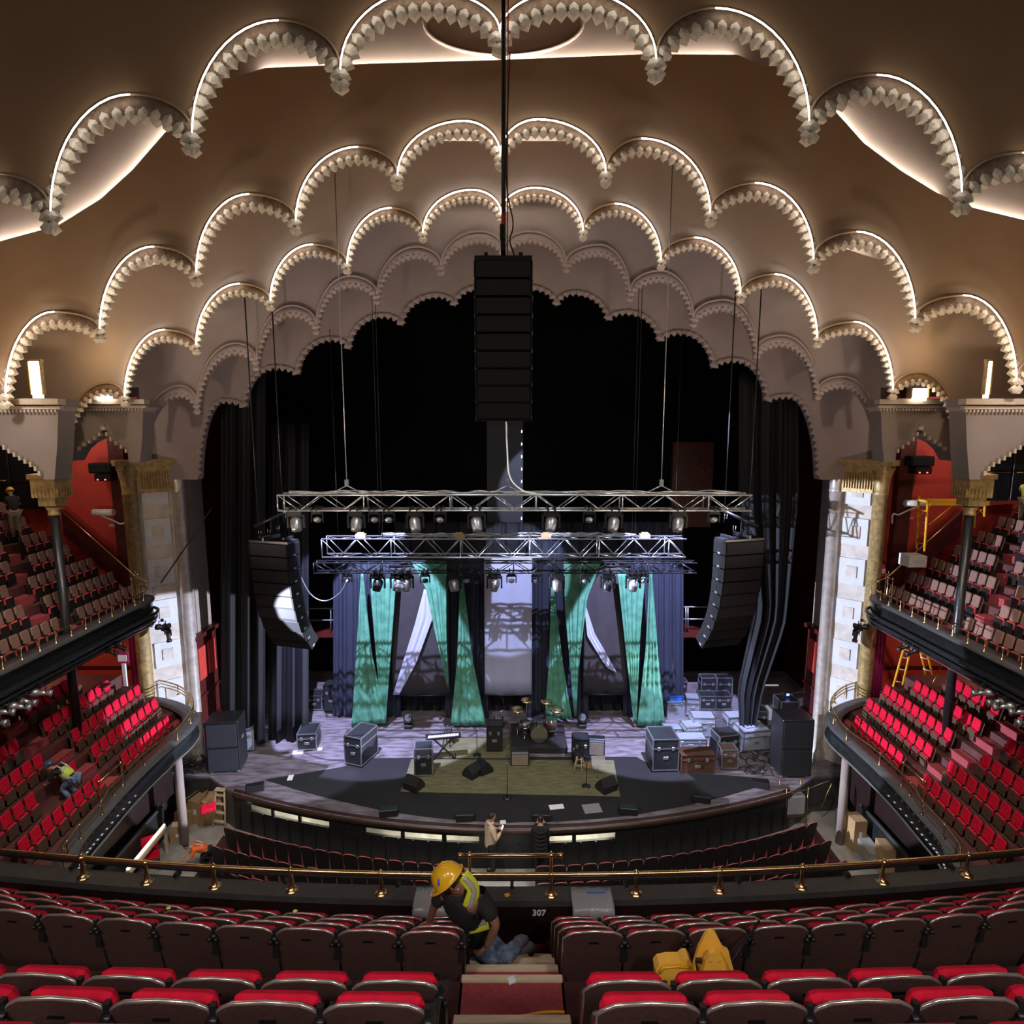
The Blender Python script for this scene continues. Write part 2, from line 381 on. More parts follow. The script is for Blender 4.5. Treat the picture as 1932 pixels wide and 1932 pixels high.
top3 = [(2300, 620), (1932, 560), (1750, 505), (1650, 487), (1575, 463), (1520, 400), (1400, 320), (1260, 266), (950, 266), (650, 266), (520, 300), (400, 380), (332, 486), (265, 508), (200, 530), (0, 620), (-400, 680)]
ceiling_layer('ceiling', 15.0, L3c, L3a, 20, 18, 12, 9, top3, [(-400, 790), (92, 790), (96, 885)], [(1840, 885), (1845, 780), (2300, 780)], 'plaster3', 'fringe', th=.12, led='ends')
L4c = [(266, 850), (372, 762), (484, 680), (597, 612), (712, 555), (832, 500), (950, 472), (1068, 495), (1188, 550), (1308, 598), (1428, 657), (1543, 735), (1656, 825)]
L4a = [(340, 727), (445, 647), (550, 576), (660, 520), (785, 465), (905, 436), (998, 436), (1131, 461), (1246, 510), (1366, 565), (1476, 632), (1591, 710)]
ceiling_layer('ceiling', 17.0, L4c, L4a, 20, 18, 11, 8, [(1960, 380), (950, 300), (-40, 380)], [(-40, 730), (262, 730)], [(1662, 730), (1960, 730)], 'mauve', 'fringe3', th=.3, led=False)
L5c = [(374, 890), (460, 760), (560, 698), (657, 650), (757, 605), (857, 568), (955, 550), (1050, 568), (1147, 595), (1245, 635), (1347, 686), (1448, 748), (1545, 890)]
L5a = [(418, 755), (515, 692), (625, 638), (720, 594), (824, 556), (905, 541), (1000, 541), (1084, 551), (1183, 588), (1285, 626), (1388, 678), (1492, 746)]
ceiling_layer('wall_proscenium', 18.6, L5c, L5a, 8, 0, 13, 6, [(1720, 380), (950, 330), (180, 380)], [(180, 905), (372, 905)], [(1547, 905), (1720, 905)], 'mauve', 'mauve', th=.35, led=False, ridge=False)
# upper ceilings behind the layers and their hidden cove strips
low2 = [(x, y+45) for x, y in top2]
m = MB(); m.prism([at(x, y, 13.4) for x, y in low2 + [(-900, 900), (-900, -900), (2900, -900), (2900, 700)]], (0, .1, 0)); struct(m.build('ceiling', 'mauve'))
low3 = [(x, y+30) for x, y in top3]
m = MB(); m.prism([at(x, y, 15.7) for x, y in low3 + [(-500, 800), (-500, 100), (2400, 100), (2400, 760)]], (0, .1, 0)); struct(m.build('ceiling', 'mauve'))
def cove(pl, Y, r=.03):
    m = MB(); m.tube([at(x, y, Y)-V(0, 0, .055) for x, y in pl], r, 6)
    o = m.build('cove_light', 'cove'); return tag(o, None, 'cove light', None)
CL = [([(495, 129), (940, 113)], 'straight warm cove light strip above the left middle arches of the nearest ceiling layer'),
      ([(945, 113), (1385, 103)], 'straight warm cove light strip above the right middle arches of the nearest ceiling layer'),
      ([(330, 228), (250, 320), (190, 375), (112, 425)], 'curved warm cove light strip inside the left outer arch'),
      ([(1572, 205), (1630, 270), (1700, 322), (1770, 365)], 'curved warm cove light strip inside the right outer arch'),
      ([(100, 430), (0, 455), (-100, 475)], 'curved warm cove light strip at the far left edge of the ceiling'),
      ([(1822, 388), (1932, 415), (2040, 440)], 'curved warm cove light strip at the far right edge of the ceiling')]
for pl, lb in CL:
    o = cove(pl, 13.34, .028); o['label'] = lb
for pl, lb in [([(825, 266), (1065, 266)], 'short cove strip behind the middle arches of the second ceiling layer'), ([(268, 508), (332, 486)], 'short cove strip inside a left arch of the second ceiling layer'), ([(1575, 463), (1648, 487)], 'short cove strip inside a right arch of the second ceiling layer')]:
    o = cove(pl, 15.4, .02); o['label'] = lb
# low oval relief and round ports on the upper ceiling
m = MB(); pts = [at(950+150*cos(t)+0, 22+62*sin(t)+20, 13.38) for t in [2*pi*i/40 for i in range(40)]]
m.tube(pts, .04, 6, closed=True); struct(m.build('ceiling', 'mauve'))

# ================================================================== SIDE ENTABLATURES
def mir(pts): return [(1932-x, y) for x, y in pts]
E1 = [(-250, 752), (116, 752), (116, 768), (110, 775), (108, 840), (103, 905), (80, 905), (78, 890), (66, 876), (52, 868), (36, 858), (18, 846), (4, 836), (-20, 812), (-60, 842), (-250, 880)]
E2 = [(140, 752), (276, 752), (276, 768), (270, 776), (268, 830), (264, 872), (243, 872), (240, 848), (228, 838), (216, 830), (205, 820), (197, 800), (190, 818), (176, 828), (160, 836), (146, 848), (134, 870), (118, 870)]
for f, side in ((lambda p: p, 'left'), (mir, 'right')):
    for P_, Y in ((E1, 12.9), (E2, 15.45)):
        m = MB(); m.prism([at(x, y, Y) for x, y in f(P_)], (0, .5, 0)); root = struct(m.build('trim_%s' % side, 'beam'))
        # cornice moulding and small pendants along the ogee
        m = MB(); a = at(*f([(P_[0][0], 760)])[0], Y); b = at(*f([(P_[1][0], 760)])[0], Y)
        m.box(((a.x+b.x)/2, Y-.06, a.z+.02), (abs(b.x-a.x)+.1, .22, .12)); m.box(((a.x+b.x)/2, Y-.02, a.z-.10), (abs(b.x-a.x)+.02, .12, .07))
        n = int(abs(b.x-a.x)/.08)
        for i in range(n): m.box((min(a.x, b.x)+.08*i+.04, Y-.06, a.z-.17), (.04, .06, .05))
        m.build('cornice', 'fringe2', root)
        og = resample([p for p in f(P_)[7:16]], 6); m = MB()
        for i, p in enumerate(og):
            if i % 2 == 0:
                q = at(p[0], p[1], Y-.02); m.box((q.x, q.y-.02, q.z-.03), (.05, .1, .1))
        m.build('fringe', 'fringe2', root)
# corbels between fringe and capitals, capitals and iron columns
COLX, COLY = 10.85, 14.3
for s_ in (-1, 1):
    nm = 'left' if s_ < 0 else 'right'
    t = thing('iron_column', (s_*COLX, COLY, 3.6), 'slender dark iron column with gilded capital rising through the %s balcony and gallery' % nm, 'column')
    zc = at(100, 968, COLY).z; zt = at(100, 890, COLY).z
    m = MB(); m.tube([(0, 0, .3), (0, 0, zc-3.6)], .10, 16); m.build('shaft', 'iron', t)
    m = MB(); m.lathe((0, 0, zc-3.6-.05), [(.13, 0), (.13, .06), (.11, .08), (.15, .16), (.17, .2)], 16); h = zt-zc
    m.box((0, 0, zc-3.6+h*.3), (.40, .40, h*.22)); m.box((0, 0, zc-3.6+h*.62), (.56, .56, h*.42)); m.box((0, 0, zc-3.6+h*.90), (.64, .64, h*.12))
    for i in range(6):
        for k in (0, 1):
            a = -.22+.088*i; m.box((a, (-.29, .29)[k], zc-3.6+h*.5), (.04, .04, h*.2)); m.box(((-.29, .29)[k], a, zc-3.6+h*.5), (.04, .04, h*.2))
    m.build('capital', 'gold', t)
    zl = at(128, 1262, COLY).z
    m = MB(); m.lathe((0, 0, zl-3.6), [(.12, 0), (.14, .05), (.12, .1), (.17, .28), (.19, .3), (.19, .42)], 16); m.build('lower_capital', 'gold', t)
    m = MB(); m.lathe((0, 0, .25), [(.17, 0), (.17, .06), (.12, .12), (.11, .2)], 16); m.build('base', 'iron', t)
    # brackets above the capital
    m = MB(); c = at(100, 888, COLY); m.prism([(s_*COLX-.16, COLY-.12, c.z), (s_*COLX+.16, COLY-.12, c.z), (s_*COLX+.16, COLY-.12, c.z+.55), (s_*COLX-.16, COLY-.12, c.z+.55)], (0, .5, 0))
    m.tube([(s_*COLX, COLY-.2, c.z), (s_*COLX, COLY-.24, c.z+.2), (s_*COLX, COLY-.2, c.z+.5)], .05, 8); struct(m.build('trim_%s' % nm, 'fringe2'))
# decorative window lamps in the outer arches
for s_, nm in ((-1, 'left'), (1, 'right')):
    for (x0, y0, x1, y1, Y, lb) in ((60, 682, 77, 742, 13.1, 'tall bright window lamp glowing in the outermost %s arch' % nm), (180, 733, 214, 748, 15.2, 'low bright window lamp glowing above the %s side cornice' % nm)):
        if s_ > 0: x0, x1 = 1932-x1, 1932-x0
        a, b = at(x0, y1, Y), at(x1, y0, Y)
        t = thing('window_lamp', ((a.x+b.x)/2, Y, a.z), lb, 'lamp')
        w_, h_ = abs(b.x-a.x), b.z-a.z
        m = MB(); m.box((0, 0, h_/2-.05), (w_*.8, .04, h_+.1)); m.build('lit_glass', 'warmlamp', t)
        m = MB(); m.box((-w_*.5, 0, h_/2), (.03, .08, h_+.06)); m.box((w_*.5, 0, h_/2), (.03, .08, h_+.06)); m.box((0, 0, h_+.02), (w_+.06, .08, .04)); m.build('lamp_frame', 'gold', t)

# ================================================================== ROOM SHELL
m = MB(); m.box((0, 9, -.1), (34, 22, .2)); struct(m.build('floor', 'concrete'))
# side walls, red walls at gallery and balcony level, beside the proscenium
for s_, nm in ((-1, 'left'), (1, 'right')):
    m = MB(); m.box((s_*16.2, 9, 9), (.3, 22, 18.4)); struct(m.build('wall_%s' % nm, 'dark_red'))
    m = MB(); m.box((s_*13.6, 18.5, 6.475), (5.0, .3, 12.95)); struct(m.build('wall_red_%s' % nm, 'red_wall'))
    m = MB(); m.box((s_*11.75, 18.25, 10.2), (.45, .25, 6.2)); struct(m.build('trim_%s' % nm, 'dark_red'))
    m = MB(); m.box((s_*14.2, 18.33, 4.55), (5.0, .08, .1)); struct(m.build('trim_%s' % nm, 'dark_red'))
m = MB(); m.box((0, 26.2, 9), (34, .3, 19)); struct(m.build('wall_back', 'blackmatte'))
for s_, nm in ((-1, 'left'), (1, 'right')):
    m = MB(); m.box((s_*12.4, 22.6, 9), (.3, 7.4, 19)); struct(m.build('wall_stage_%s' % nm, 'dark_red'))
m = MB(); m.box((0, 22.3, 18.6), (26, 7.4, .3)); struct(m.build('ceiling', 'blackmatte'))
# dim brick pier seen between the drapes
m = MB(); m.box((at(1328, 950, 24).x, 25.8, 9.6), (1.7, .3, 3.6)); struct(m.build('wall_pier', 'brick'))

# ------------------------------------------------------------------ stage
SY0, SK = 15.25, .024
def lipY(x): return SY0+SK*x*x
arc = [(-8.4+16.8*i/48, lipY(-8.4+16.8*i/48)) for i in range(49)]
outline = [(-12.2, 18.4), (-11.0, 17.9), (-9.5, 17.75)] + arc + [(9.5, 17.75), (11.0, 17.9), (12.2, 18.4), (12.2, 26), (-12.2, 26)]
m = MB(); m.prism([(x, y, 1.12) for x, y in outline], (0, 0, .08)); stage = struct(m.build('floor_stage', 'stagefloor'))
m = MB()
lip = [(x, y-.05) for x, y in arc]
m.grid([[V(x, y-.06, 1.08) for x, y in arc], [V(x, y-.06, 1.19) for x, y in arc], [V(x, y+.12, 1.21) for x, y in arc]], thick=(0, .05, -.01)); struct(m.build('trim_1', 'stagelip'))
# front wall: piers and openings lit from under the stage
OPEN = [(451, 497), (503, 556), (562, 621), (694, 761), (768, 838), (846, 906), (1034, 1076), (1083, 1156)]
def xat(px): return (px-966)/F*15.9/.917
opx = [(xat(a), xat(b)) for a, b in OPEN]
m = MB()
m.grid([[V(x, y, 0) for x, y in arc], [V(x, y, .76) for x, y in arc]], smooth=False, thick=(0, .08, 0))
m.grid([[V(x, y, .96) for x, y in arc], [V(x, y, 1.1) for x, y in arc]], smooth=False, thick=(0, .08, 0))
cuts = sorted([c for o in opx for c in o]); solid = [(-8.4, cuts[0])]+[(cuts[i], cuts[i+1]) for i in range(1, len(cuts)-1, 2)]+[(cuts[-1], 8.4)]
for a, b in solid:
    n = max(2, int((b-a)/.3)+1); xs = [a+(b-a)*i/n for i in range(n+1)]
    m.grid([[V(x, lipY(x), .74) for x in xs], [V(x, lipY(x), .98) for x in xs]], smooth=False, thick=(0, .08, 0))
for i in range(40):
    x = -8.2+16.4*i/39; m.box((x, lipY(x)-.015, .4), (.05, .04, .7))
wf = struct(m.build('wall_stage_front', 'stagefront'))
m = MB(); xs = [-8.3+16.6*i/30 for i in range(31)]; m.grid([[V(x, lipY(x)+.9, .0) for x in xs], [V(x, lipY(x)+.9, 1.1) for x in xs]], smooth=False, thick=(0, .05, 0)); struct(m.build('wall_understage', 'creamlit'))
for a, b in ((-8.2, -5.1), (-3.9, -.8), (1.0, 2.9)):
    light('AREA', 'understage_light', ((a+b)/2, lipY((a+b)/2)+.45, 1.08), ((a+b)/2, lipY((a+b)/2)+.7, .3), 30, (1, .95, .82), abs(b-a)*.8, sy=.2)
for s_ in (-1, 1):
    m = MB(); m.prism([(s_*8.4, lipY(8.4), 0), (s_*9.5, 17.75, 0), (s_*11.0, 17.9, 0), (s_*12.2, 18.4, 0), (s_*12.2, 18.5, 0), (s_*8.4, 17.9, 0)], (0, 0, 1.12)); struct(m.build('wall_stage_side', 'ledge'))
# ------------------------------------------------------------------ pilasters beside the proscenium
PB = 1.2
for s_, nm in ((-1, 'left'), (1, 'right')):
    A = V(-11.4 if s_ < 0 else 11.0, 18.05, 0); B = V(-10.45 if s_ < 0 else 10.15, 18.95, 0); d = (B-A).normalized(); nrm = V(-s_*abs(d.y), -abs(d.x), 0)
    ztop = at(300, 868, 18.5).z
    m = MB(); m.prism([A+V(0, 0, 0)-nrm*.0, B, B-nrm*.7, A-nrm*.7], (0, 0, ztop)); root = struct(m.build('trim_%s' % nm, 'pil_wall'))
    for P_, mt, r in ((A, 'gold', .20), (B, 'silver', .19)):
        m = MB(); c = P_+nrm*.05
        m.lathe(c, [(r*1.35, 0), (r*1.35, 1.4), (r*1.2, 1.5), (r, 1.6), (r, ztop-1.0), (r*1.15, ztop-.98), (r*1.0, ztop-.93), (r*1.1, ztop-.6), (r*1.45, ztop-.2), (r*1.5, ztop)], 20); m.build('half_column', mt, root)
    m = MB(); ang = math.atan2(d.y, d.x)
    mid = (A+B)/2; L = (B-A).length
    m.box((mid.x+nrm.x*.12, mid.y+nrm.y*.12, ztop-.05), (L+.75, .55, .16), rz=ang); m.box((mid.x+nrm.x*.07, mid.y+nrm.y*.07, ztop-.2), (L+.55, .45, .14), rz=ang)
    m.box((mid.x+nrm.x*.05, mid.y+nrm.y*.05, ztop-.62), (L-.35, .3, .7), rz=ang)
    for i in range(11):
        q = A+d*(L*(.2+.06*i)); m.box((q.x+nrm.x*.22, q.y+nrm.y*.22, ztop-.6), (.03, .06, .5), rz=ang)
    m.build('cornice', 'gold', root)
    zz = [at(300, y, 18.5).z for y in (922, 998, 1073, 1150, 1228, 1300, 1370)]
    for k, z in enumerate(zz):
        h = .98; q = mid+nrm*.03
        m = MB(); m.box((q.x, q.y, z-.08), (.72, .06, h*.84), rz=ang); pn = m.build('square_panel', 'pil_panel', root)
        m = MB(); q = mid+nrm*.07; m.box((q.x, q.y, z-.08), (.30, .05, h*.36), rz=ang); m.build('inner_square', 'pil_wall', pn)
    # reveal behind the pilaster, taupe wall then wooden dado with red panels
    m = MB(); m.box((s_*10.55, 19.7, 8.2), (.25, 1.4, 7.6)); m.box((s_*10.45, 19.5, 8.2), (.12, .2, 7.6)); struct(m.build('wall_reveal_%s' % nm, 'plaster3'))
    m = MB(); m.box((s_*10.5, 19.7, 3.2), (.35, 1.5, 4.0)); m.box((s_*10.32, 19.7, 5.25), (.25, 1.6, .14)); m.box((s_*10.3, 19.7, 2.2), (.12, 1.5, .08)); m.box((s_*10.3, 19.7, 3.2), (.08, 1.5, .06))
    rt = struct(m.build('wall_dado_%s' % nm, 'dark_red'))
    m = MB()
    for y in (19.35, 20.0):
        m.box((s_*10.30, y, 4.3), (.06, .45, 1.1))
    m.build('red_panel', 'red_wall', rt)
# ================================================================== SEATS
def make_seat(name, label, mats, detail=True, part_rim=False, pt=.76):
    t = thing(name, (0, 0, -50), label, 'chair')
    lean = lambda z: -(z-.40)*.20
    def outl(w, z0, z1, dip):
        return [(-w*.88, z0), (-w, z0+.25), (-w, z1-dip), (-w*.86, z1-dip*.55), (-w*.66, z1-.008), (0, z1+.006), (w*.66, z1-.008), (w*.86, z1-dip*.55), (w, z1-dip), (w, z0+.25), (w*.88, z0)]
    P = outl(.252, .12, .855, .065)
    m = MB(); cv = lambda x: -.03*(1-(x/.25)**2)
    m.prism([(x, lean(z)-.02, z) for x, z in P], (0, .028, 0)); m.build('backrest_shell', mats['shell'], t)
    m = MB(); m.tube([(x, lean(z)-.008, z+.004) for x, z in (P[3:8] if part_rim else P[1:10])], .014 if part_rim else .010, 6); m.build('top_rim', mats['rim'], t)
    m = MB(); m.box((0, .05, pt-.22), (.455, .07, .44), rx=.16, bev=.06); m.build('back_pad', mats['pad'], t)
    m = MB(); m.box((0, .17, .37), (.47, .10, .24), rx=.10, bev=.045); c = m.build('seat_cushion', mats['cushion'], t)
    m = MB(); m.box((0, .235, .27), (.475, .028, .40), rx=.06, bev=.03); m.build('seat_panel', mats['panel'], t)
    m = MB(); m.box((.26, .05, .33), (.03, .10, .66)); m.box((.26, .12, .52), (.04, .24, .03)); m.box((.26, .10, .02), (.06, .28, .04))
    if detail:
        m.box((.26, -.085, .80), (.028, .03, .07)); m.tube([(.235, -.10, .755), (.285, -.10, .755)], .022, 8); m.ball((.232, -.115, .735), .02, 8); m.ball((.288, -.115, .735), .02, 8); m.box((.26, -.06, .66), (.05, .05, .2))
    m.build('arm_support', mats['arm'], t)
    if detail:
        m = MB(); m.box((0, lean(.75)-.026, .75), (.08, .012, .008)); m.build('hand_slot', 'blackmatte', t)
    return adopt(t)
protoF = make_seat('theatre_chair', 'x', dict(shell='shell', rim='rim', pad='red', cushion='red', panel='seatwood', arm='iron'))
protoN = make_seat('theatre_chair', 'x', dict(shell='shell', rim='rim', pad='red', cushion='red', panel='seatwood', arm='iron'), True, False, .79)
protoB = make_seat('balcony_chair', 'x', dict(shell='shell', rim='seatwood', pad='red', cushion='red', panel='seatwood', arm='seatwood'), False, False, .90)
protoG = make_seat('gallery_chair', 'x', dict(shell='shell', rim='gdark', pad='gpad', cushion='gred', panel='gdark', arm='iron'), False, False, .90)
protoO = make_seat('orchestra_chair', 'x', dict(shell='oblack', rim='pinkedge', pad='oblack', cushion='oblack', panel='oblack', arm='pinkedge'), False, True)
for p in (protoB, protoG):     # side sections: the folded cushion is a thin upholstered edge above a tall panel
    pass
used = {}
ORD = ['first', 'second', 'third', 'fourth', 'fifth', 'sixth', 'seventh', 'eighth', 'ninth', 'tenth', 'eleventh', 'twelfth', 'thirteenth', 'fourteenth', 'fifteenth', 'sixteenth', 'seventeenth', 'eighteenth', 'nineteenth', 'twentieth', 'twenty-first', 'twenty-second', 'twenty-third', 'twenty-fourth', 'twenty-fifth']
def seat(proto, p, rz, sc, label, group):
    if proto.name not in used: o = proto; used[proto.name] = 1
    else: o = copy_tree(proto)
    o.location = p; o.rotation_euler = (0, 0, rz); o.scale = sc
    o['label'] = label; o['group'] = group; o['category'] = 'chair'
    return o

# ------------------------------------------------------------------ gallery in the foreground
FK = .012
frows = [(4.62+.44*k, 12.15-4.27+.085-.35*k) for k in range(4)]           # (Y at centre, top z), nearest first
rown = ['row beyond the cross aisle', 'second row past it', 'third row past it', 'row at the rail']
for k, (Y, zt) in enumerate(frows):
    n = [8, 9, 10, 11][k]
    for s_, side in ((-1, 'left'), (1, 'right')):
        for i in range(n):
            x = s_*(.68+.525*i); y = Y+FK*x*x; a = math.atan(2*FK*x)
            seat(protoF, (x, y, zt-.86), a, (1, 1, 1), 'brown seat back, %s from the steps, %s half, %s' % (ORD[i], side, rown[k]), 'folded red velvet seats in front gallery')
nrows = [(3.17, 8.99), (2.68, 9.37), (2.20, 9.70)]
nn_ = ['far row', 'middle row', 'row cut by frame']
for k, (Y, zt) in enumerate(nrows):
    for s_, side in ((-1, 'left'), (1, 'right')):
        for i in range([6, 5, 4][k]):
            x = s_*(.67+.525*i); y = Y+.006*x*x
            seat(protoN, (x, y, zt-.86), .012*x, (1, 1, 1), 'near brown shell, %s from the steps, %s side, %s' % (ORD[i], side, nn_[k]), 'folded red velvet seats nearest the camera')
# stepped floor
def arcbox(mb, y0, y1, z0, z1, x0, x1, k=FK, n=14):
    xs = [x0+(x1-x0)*i/n for i in range(n+1)]
    top = [[V(x, y0+k*x*x, z1) for x in xs], [V(x, y1+k*x*x, z1) for x in xs]]
    mb.grid(top, smooth=False, thick=(0, 0, z0-z1))
m = MB()
for k, (Y, zt) in enumerate(frows):
    for a, b in ((-9.5, -.41), (.41, 9.5)):
        arcbox(m, Y-.14, Y+.30 if k < 3 else Y+.55, zt-1.7, zt-.86, a, b)
for a, b in ((-9.5, -.41), (.41, 9.5)):
    arcbox(m, 3.50, 4.47, 6.9, 7.55, a, b, .008)
    for (Y, zt) in nrows: arcbox(m, Y-.17 if Y < 3 else Y-.17, Y+.34, zt-1.9, zt-.86, a, b, .006)
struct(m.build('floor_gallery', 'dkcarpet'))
m = MB()
ST = [(-.5, 3.0, 8.6), (3.0, 3.85, 7.9), (3.85, 4.52, 7.55), (4.52, 4.97, 7.20), (4.97, 5.37, 6.88), (5.37, 5.75, 6.55), (5.75, 6.1, 6.22), (6.1, 6.6, 5.94)]
for y0, y1, z in ST[1:]: m.box((0, (y0+y1)/2, z-.5), (.86, y1-y0, 1.0))
struct(m.build('floor_steps', 'carpet'))
nd = ['across the bottom of the picture', 'at the edge of the carpet landing', 'second below the carpet landing', 'third below the landing beside the kneeling worker', 'fourth below the landing under the worker', 'lowest one behind the worker boots']
for i, (y0, y1, z) in enumerate(ST[1:7]):
    m = MB(); m.box((0, y1-.03, z+.008), (.84, .06, .018)); m.box((0, y1+.004, z-.01), (.84, .010, .03)); o = m.build('step_nosing', 'beige')
    tag(o, 'beige step nosing %s' % nd[i], 'step nosing', 'beige nosings down the centre steps')
# parapet, ledge
m = MB()
for a, b in ((-9.5, 9.5),): arcbox(m, 6.54, 6.62, 5.5, 6.50, a, b, .01, 24)
struct(m.build('wall_parapet', 'parapet'))
m = MB(); arcbox(m, 6.50, 6.73, 6.47, 6.55, -9.5, 9.5, .01, 30); arcbox(m, 6.66, 6.71, 5.3, 6.5, -9.5, 9.5, .01, 30); struct(m.build('trim_2', 'ledge'))
# brass rail along the ledge
RY = lambda x: 6.60+.010*x*x
def post_mb(h, r=.021):
    m = MB(); m.lathe((0, 0, 0), [(.080, 0), (.080, .010), (.055, .022), (.036, .045), (.028, .08), (r, .11), (r*.85, h*.55), (r, h-.03), (r*1.3, h-.02)], 14)
    m.ball((0, 0, h), r*1.75, 12); m.lathe((0, 0, h+r*1.3), [(r*.5, 0), (r*.8, .01), (r*.5, .022), (.002, .03)], 10); return m
rail = thing('brass_rail', (0, 6.6, 6.55), 'long curved polished brass handrail with turned posts along the front gallery ledge', 'railing')
m = MB(); m.tube([(x, RY(x)-6.6, .265) for x in [-8.6+17.2*i/60 for i in range(61)]], .026, 12); m.build('top_bar', 'brass', rail)
for px in (-120, 120, 253, 391, 543, 717, 1202, 1363, 1525, 1690, 1868, 2060):
    x = (px-966)/F*7.27; m = post_mb(.265, .030 if px == 120 else .021); o = m.build('post', 'brass', rail); o.location = (x, RY(x)-6.6, 0)
gate = thing('brass_guard_rail', (0, 6.6, 6.55), 'raised short brass guard rail with ball ends above the main rail at centre', 'railing')
xl, xr = (886-966)/F*7.27, (1040-966)/F*7.27
for x in (xl, xr):
    m = post_mb(.52, .020); m.ball((0, 0, .265), .036, 12); o = m.build('post', 'brass', gate); o.location = (x, RY(x)-6.6, 0)
m = MB(); m.tube([(xl-.10, 0, .52), (xr+.10, 0, .52)], .026, 12)
for x in (xl-.11, xr+.11): m.ball((x, 0, .52), .034, 12); m.tube([(x-.03, 0, .52), (x+.03, 0, .52)], .027, 10)
m.build('top_bar', 'brass', gate)
m = MB(); m.tube([(x, RY(x)+.19, 6.60) for x in [-8.6+17.2*i/50 for i in range(51)]], .022, 8)
for i in range(13):
    x = -8.4+1.4*i; m.box((x, RY(x)+.15, 6.56), (.04, .12, .08))
tag(m.build('lighting_pipe', 'black'), 'thin black pipe fixed along outer side of the front gallery ledge', 'pipe')

def text_mesh(name, txt, size, mt, loc, rot, ext=.004, parent=None):
    c = bpy.data.curves.new(name, 'FONT'); c.body = txt; c.size = size; c.extrude = ext; c.align_x = 'CENTER'; c.align_y = 'CENTER'
    c.offset = size*.02
    o = bpy.data.objects.new(name+'_tmp', c); col.objects.link(o)
    dg = bpy.context.evaluated_depsgraph_get(); me = bpy.data.meshes.new_from_object(o.evaluated_get(dg))
    bpy.data.objects.remove(o); me.materials.clear(); me.materials.append(M[mt])
    o = bpy.data.objects.new(name, me); col.objects.link(o); o.location = loc; o.rotation_euler = rot
    if parent: o.parent = parent
    return o
p = at(1017, 1723, 6.53)
tag(text_mesh('aisle_number', '307', .108, 'paper', (p.x, 6.532, p.z), (R(90), 0, 0)), 'white number 307 on the dark parapet at the foot of the centre steps', 'number')

# ------------------------------------------------------------------ orchestra seats and floor
def oY(k, x): return 14.35-.60*k+(.0235-.0025*k)*x*x
m = MB()
for a, b in ((-8.6, -1.25), (.62, 9.2)): arcbox(m, 11.3, 14.75, 0, .03, a, b, .025)
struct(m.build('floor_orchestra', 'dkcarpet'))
on = ['row nearest the stage', 'second row', 'third row', 'fourth row', 'fifth row']
for k in range(4):
    xs = []
    x = -1.42
    while x > -8.3: xs.append((x, 'left')); x -= .41
    x = .80
    while x < 8.75+.1*k: xs.append((x, 'right')); x += .41
    cnt = {'left': 0, 'right': 0}
    for x, side in xs:
        i = cnt[side]; cnt[side] += 1
        if k >= 3 and abs(x) < 2.2: continue
        seat(protoO, (x, oY(k, x), .03), math.atan(.045*x), (.76, .8, .95), 'black seat, %s %s of the centre aisle, %s' % (ORD[i], side, on[k]), 'black and red orchestra seats facing the stage')
# pale aisle steps before the stage
m = MB()
for i in range(4): m.box((-.33, 12.2+.62*i, .02+.02*i), (1.7, .60, .04+.04*i))
tag(m.build('aisle_mat', 'white'), 'pale aisle floor strip leading from under the rail to the stage front', 'floor mat')

# ------------------------------------------------------------------ side balconies and galleries
def path_fascia(name, path, z1, z0, wid, mt_f, mt_l, side, s_):
    pts = [V(s_*x, y, 0) for x, y in path]
    offs = []
    for i in range(len(pts)):
        t = (pts[min(i+1, len(pts)-1)]-pts[max(i-1, 0)]).normalized(); n = V(-t.y, t.x, 0)
        if n.x*s_ < 0 and abs(n.x) > .2: n = -n
        offs.append(n)
    for i in range(1, len(offs)):
        if offs[i].dot(offs[i-1]) < 0: offs[i] = -offs[i]
    m = MB()
    h = z1-z0
    prof = [(0, z1), (-.03, z1-.05), (.02, z1-.08), (.04, z1-h*.45), (.0, z1-h*.75), (-.02, z0+.06), (.03, z0+.03), (.06, z0)]
    m.grid([[p+V(0, 0, z)+o*dx for p, o in zip(pts, offs)] for dx, z in prof], thick=None); r = struct(m.build(name, mt_f))
    m = MB(); m.grid([[p+V(0, 0, z1)-o*.03 for p, o in zip(pts, offs)], [p+V(0, 0, z1+.02)+o*wid for p, o in zip(pts, offs)]], thick=(0, 0, -.05)); m.build('ledge', mt_l, r)
    m = MB(); m.tube([p+V(0, 0, z0)-o*.01 for p, o in zip(pts, offs)], .025, 6); m.build('bottom_moulding', 'steel' if h < .62 else 'fascia', r)
    return r, pts, offs
def smooth_path(pts, n=4):
    out = []
    for i in range(len(pts)-1):
        p0, p1, p2, p3 = pts[max(0, i-1)], pts[i], pts[i+1], pts[min(len(pts)-1, i+2)]
        for j in range(n):
            t = j/n
            out.append(tuple(.5*((2*p1[a])+(-p0[a]+p2[a])*t+(2*p0[a]-5*p1[a]+4*p2[a]-p3[a])*t*t+(-p0[a]+3*p1[a]-3*p2[a]+p3[a])*t**3) for a in range(len(p1))))
    out.append(tuple(pts[-1])); return out
BP = [(285, 1314), (320, 1320), (350, 1331), (368, 1343), (373, 1356), (367, 1368), (356, 1381), (320, 1413), (281, 1449), (236, 1495), (194, 1543), (164, 1577), (149, 1600), (142, 1627), (143, 1660), (150, 1720)]
BPw = smooth_path([(lambda q: (-q.x, q.y))(atz(x, y, 3.85)) for x, y in BP])
BR = [(266, 1272), (300, 1283), (335, 1293), (356, 1308), (364, 1325), (358, 1346), (333, 1376), (271, 1422), (214, 1478), (191, 1513), (150, 1557), (126, 1588), (120, 1602), (121, 1625), (128, 1680)]
BRw = smooth_path([(lambda q: (-q.x, q.y))(atz(x, y, 4.15)) for x, y in BR])
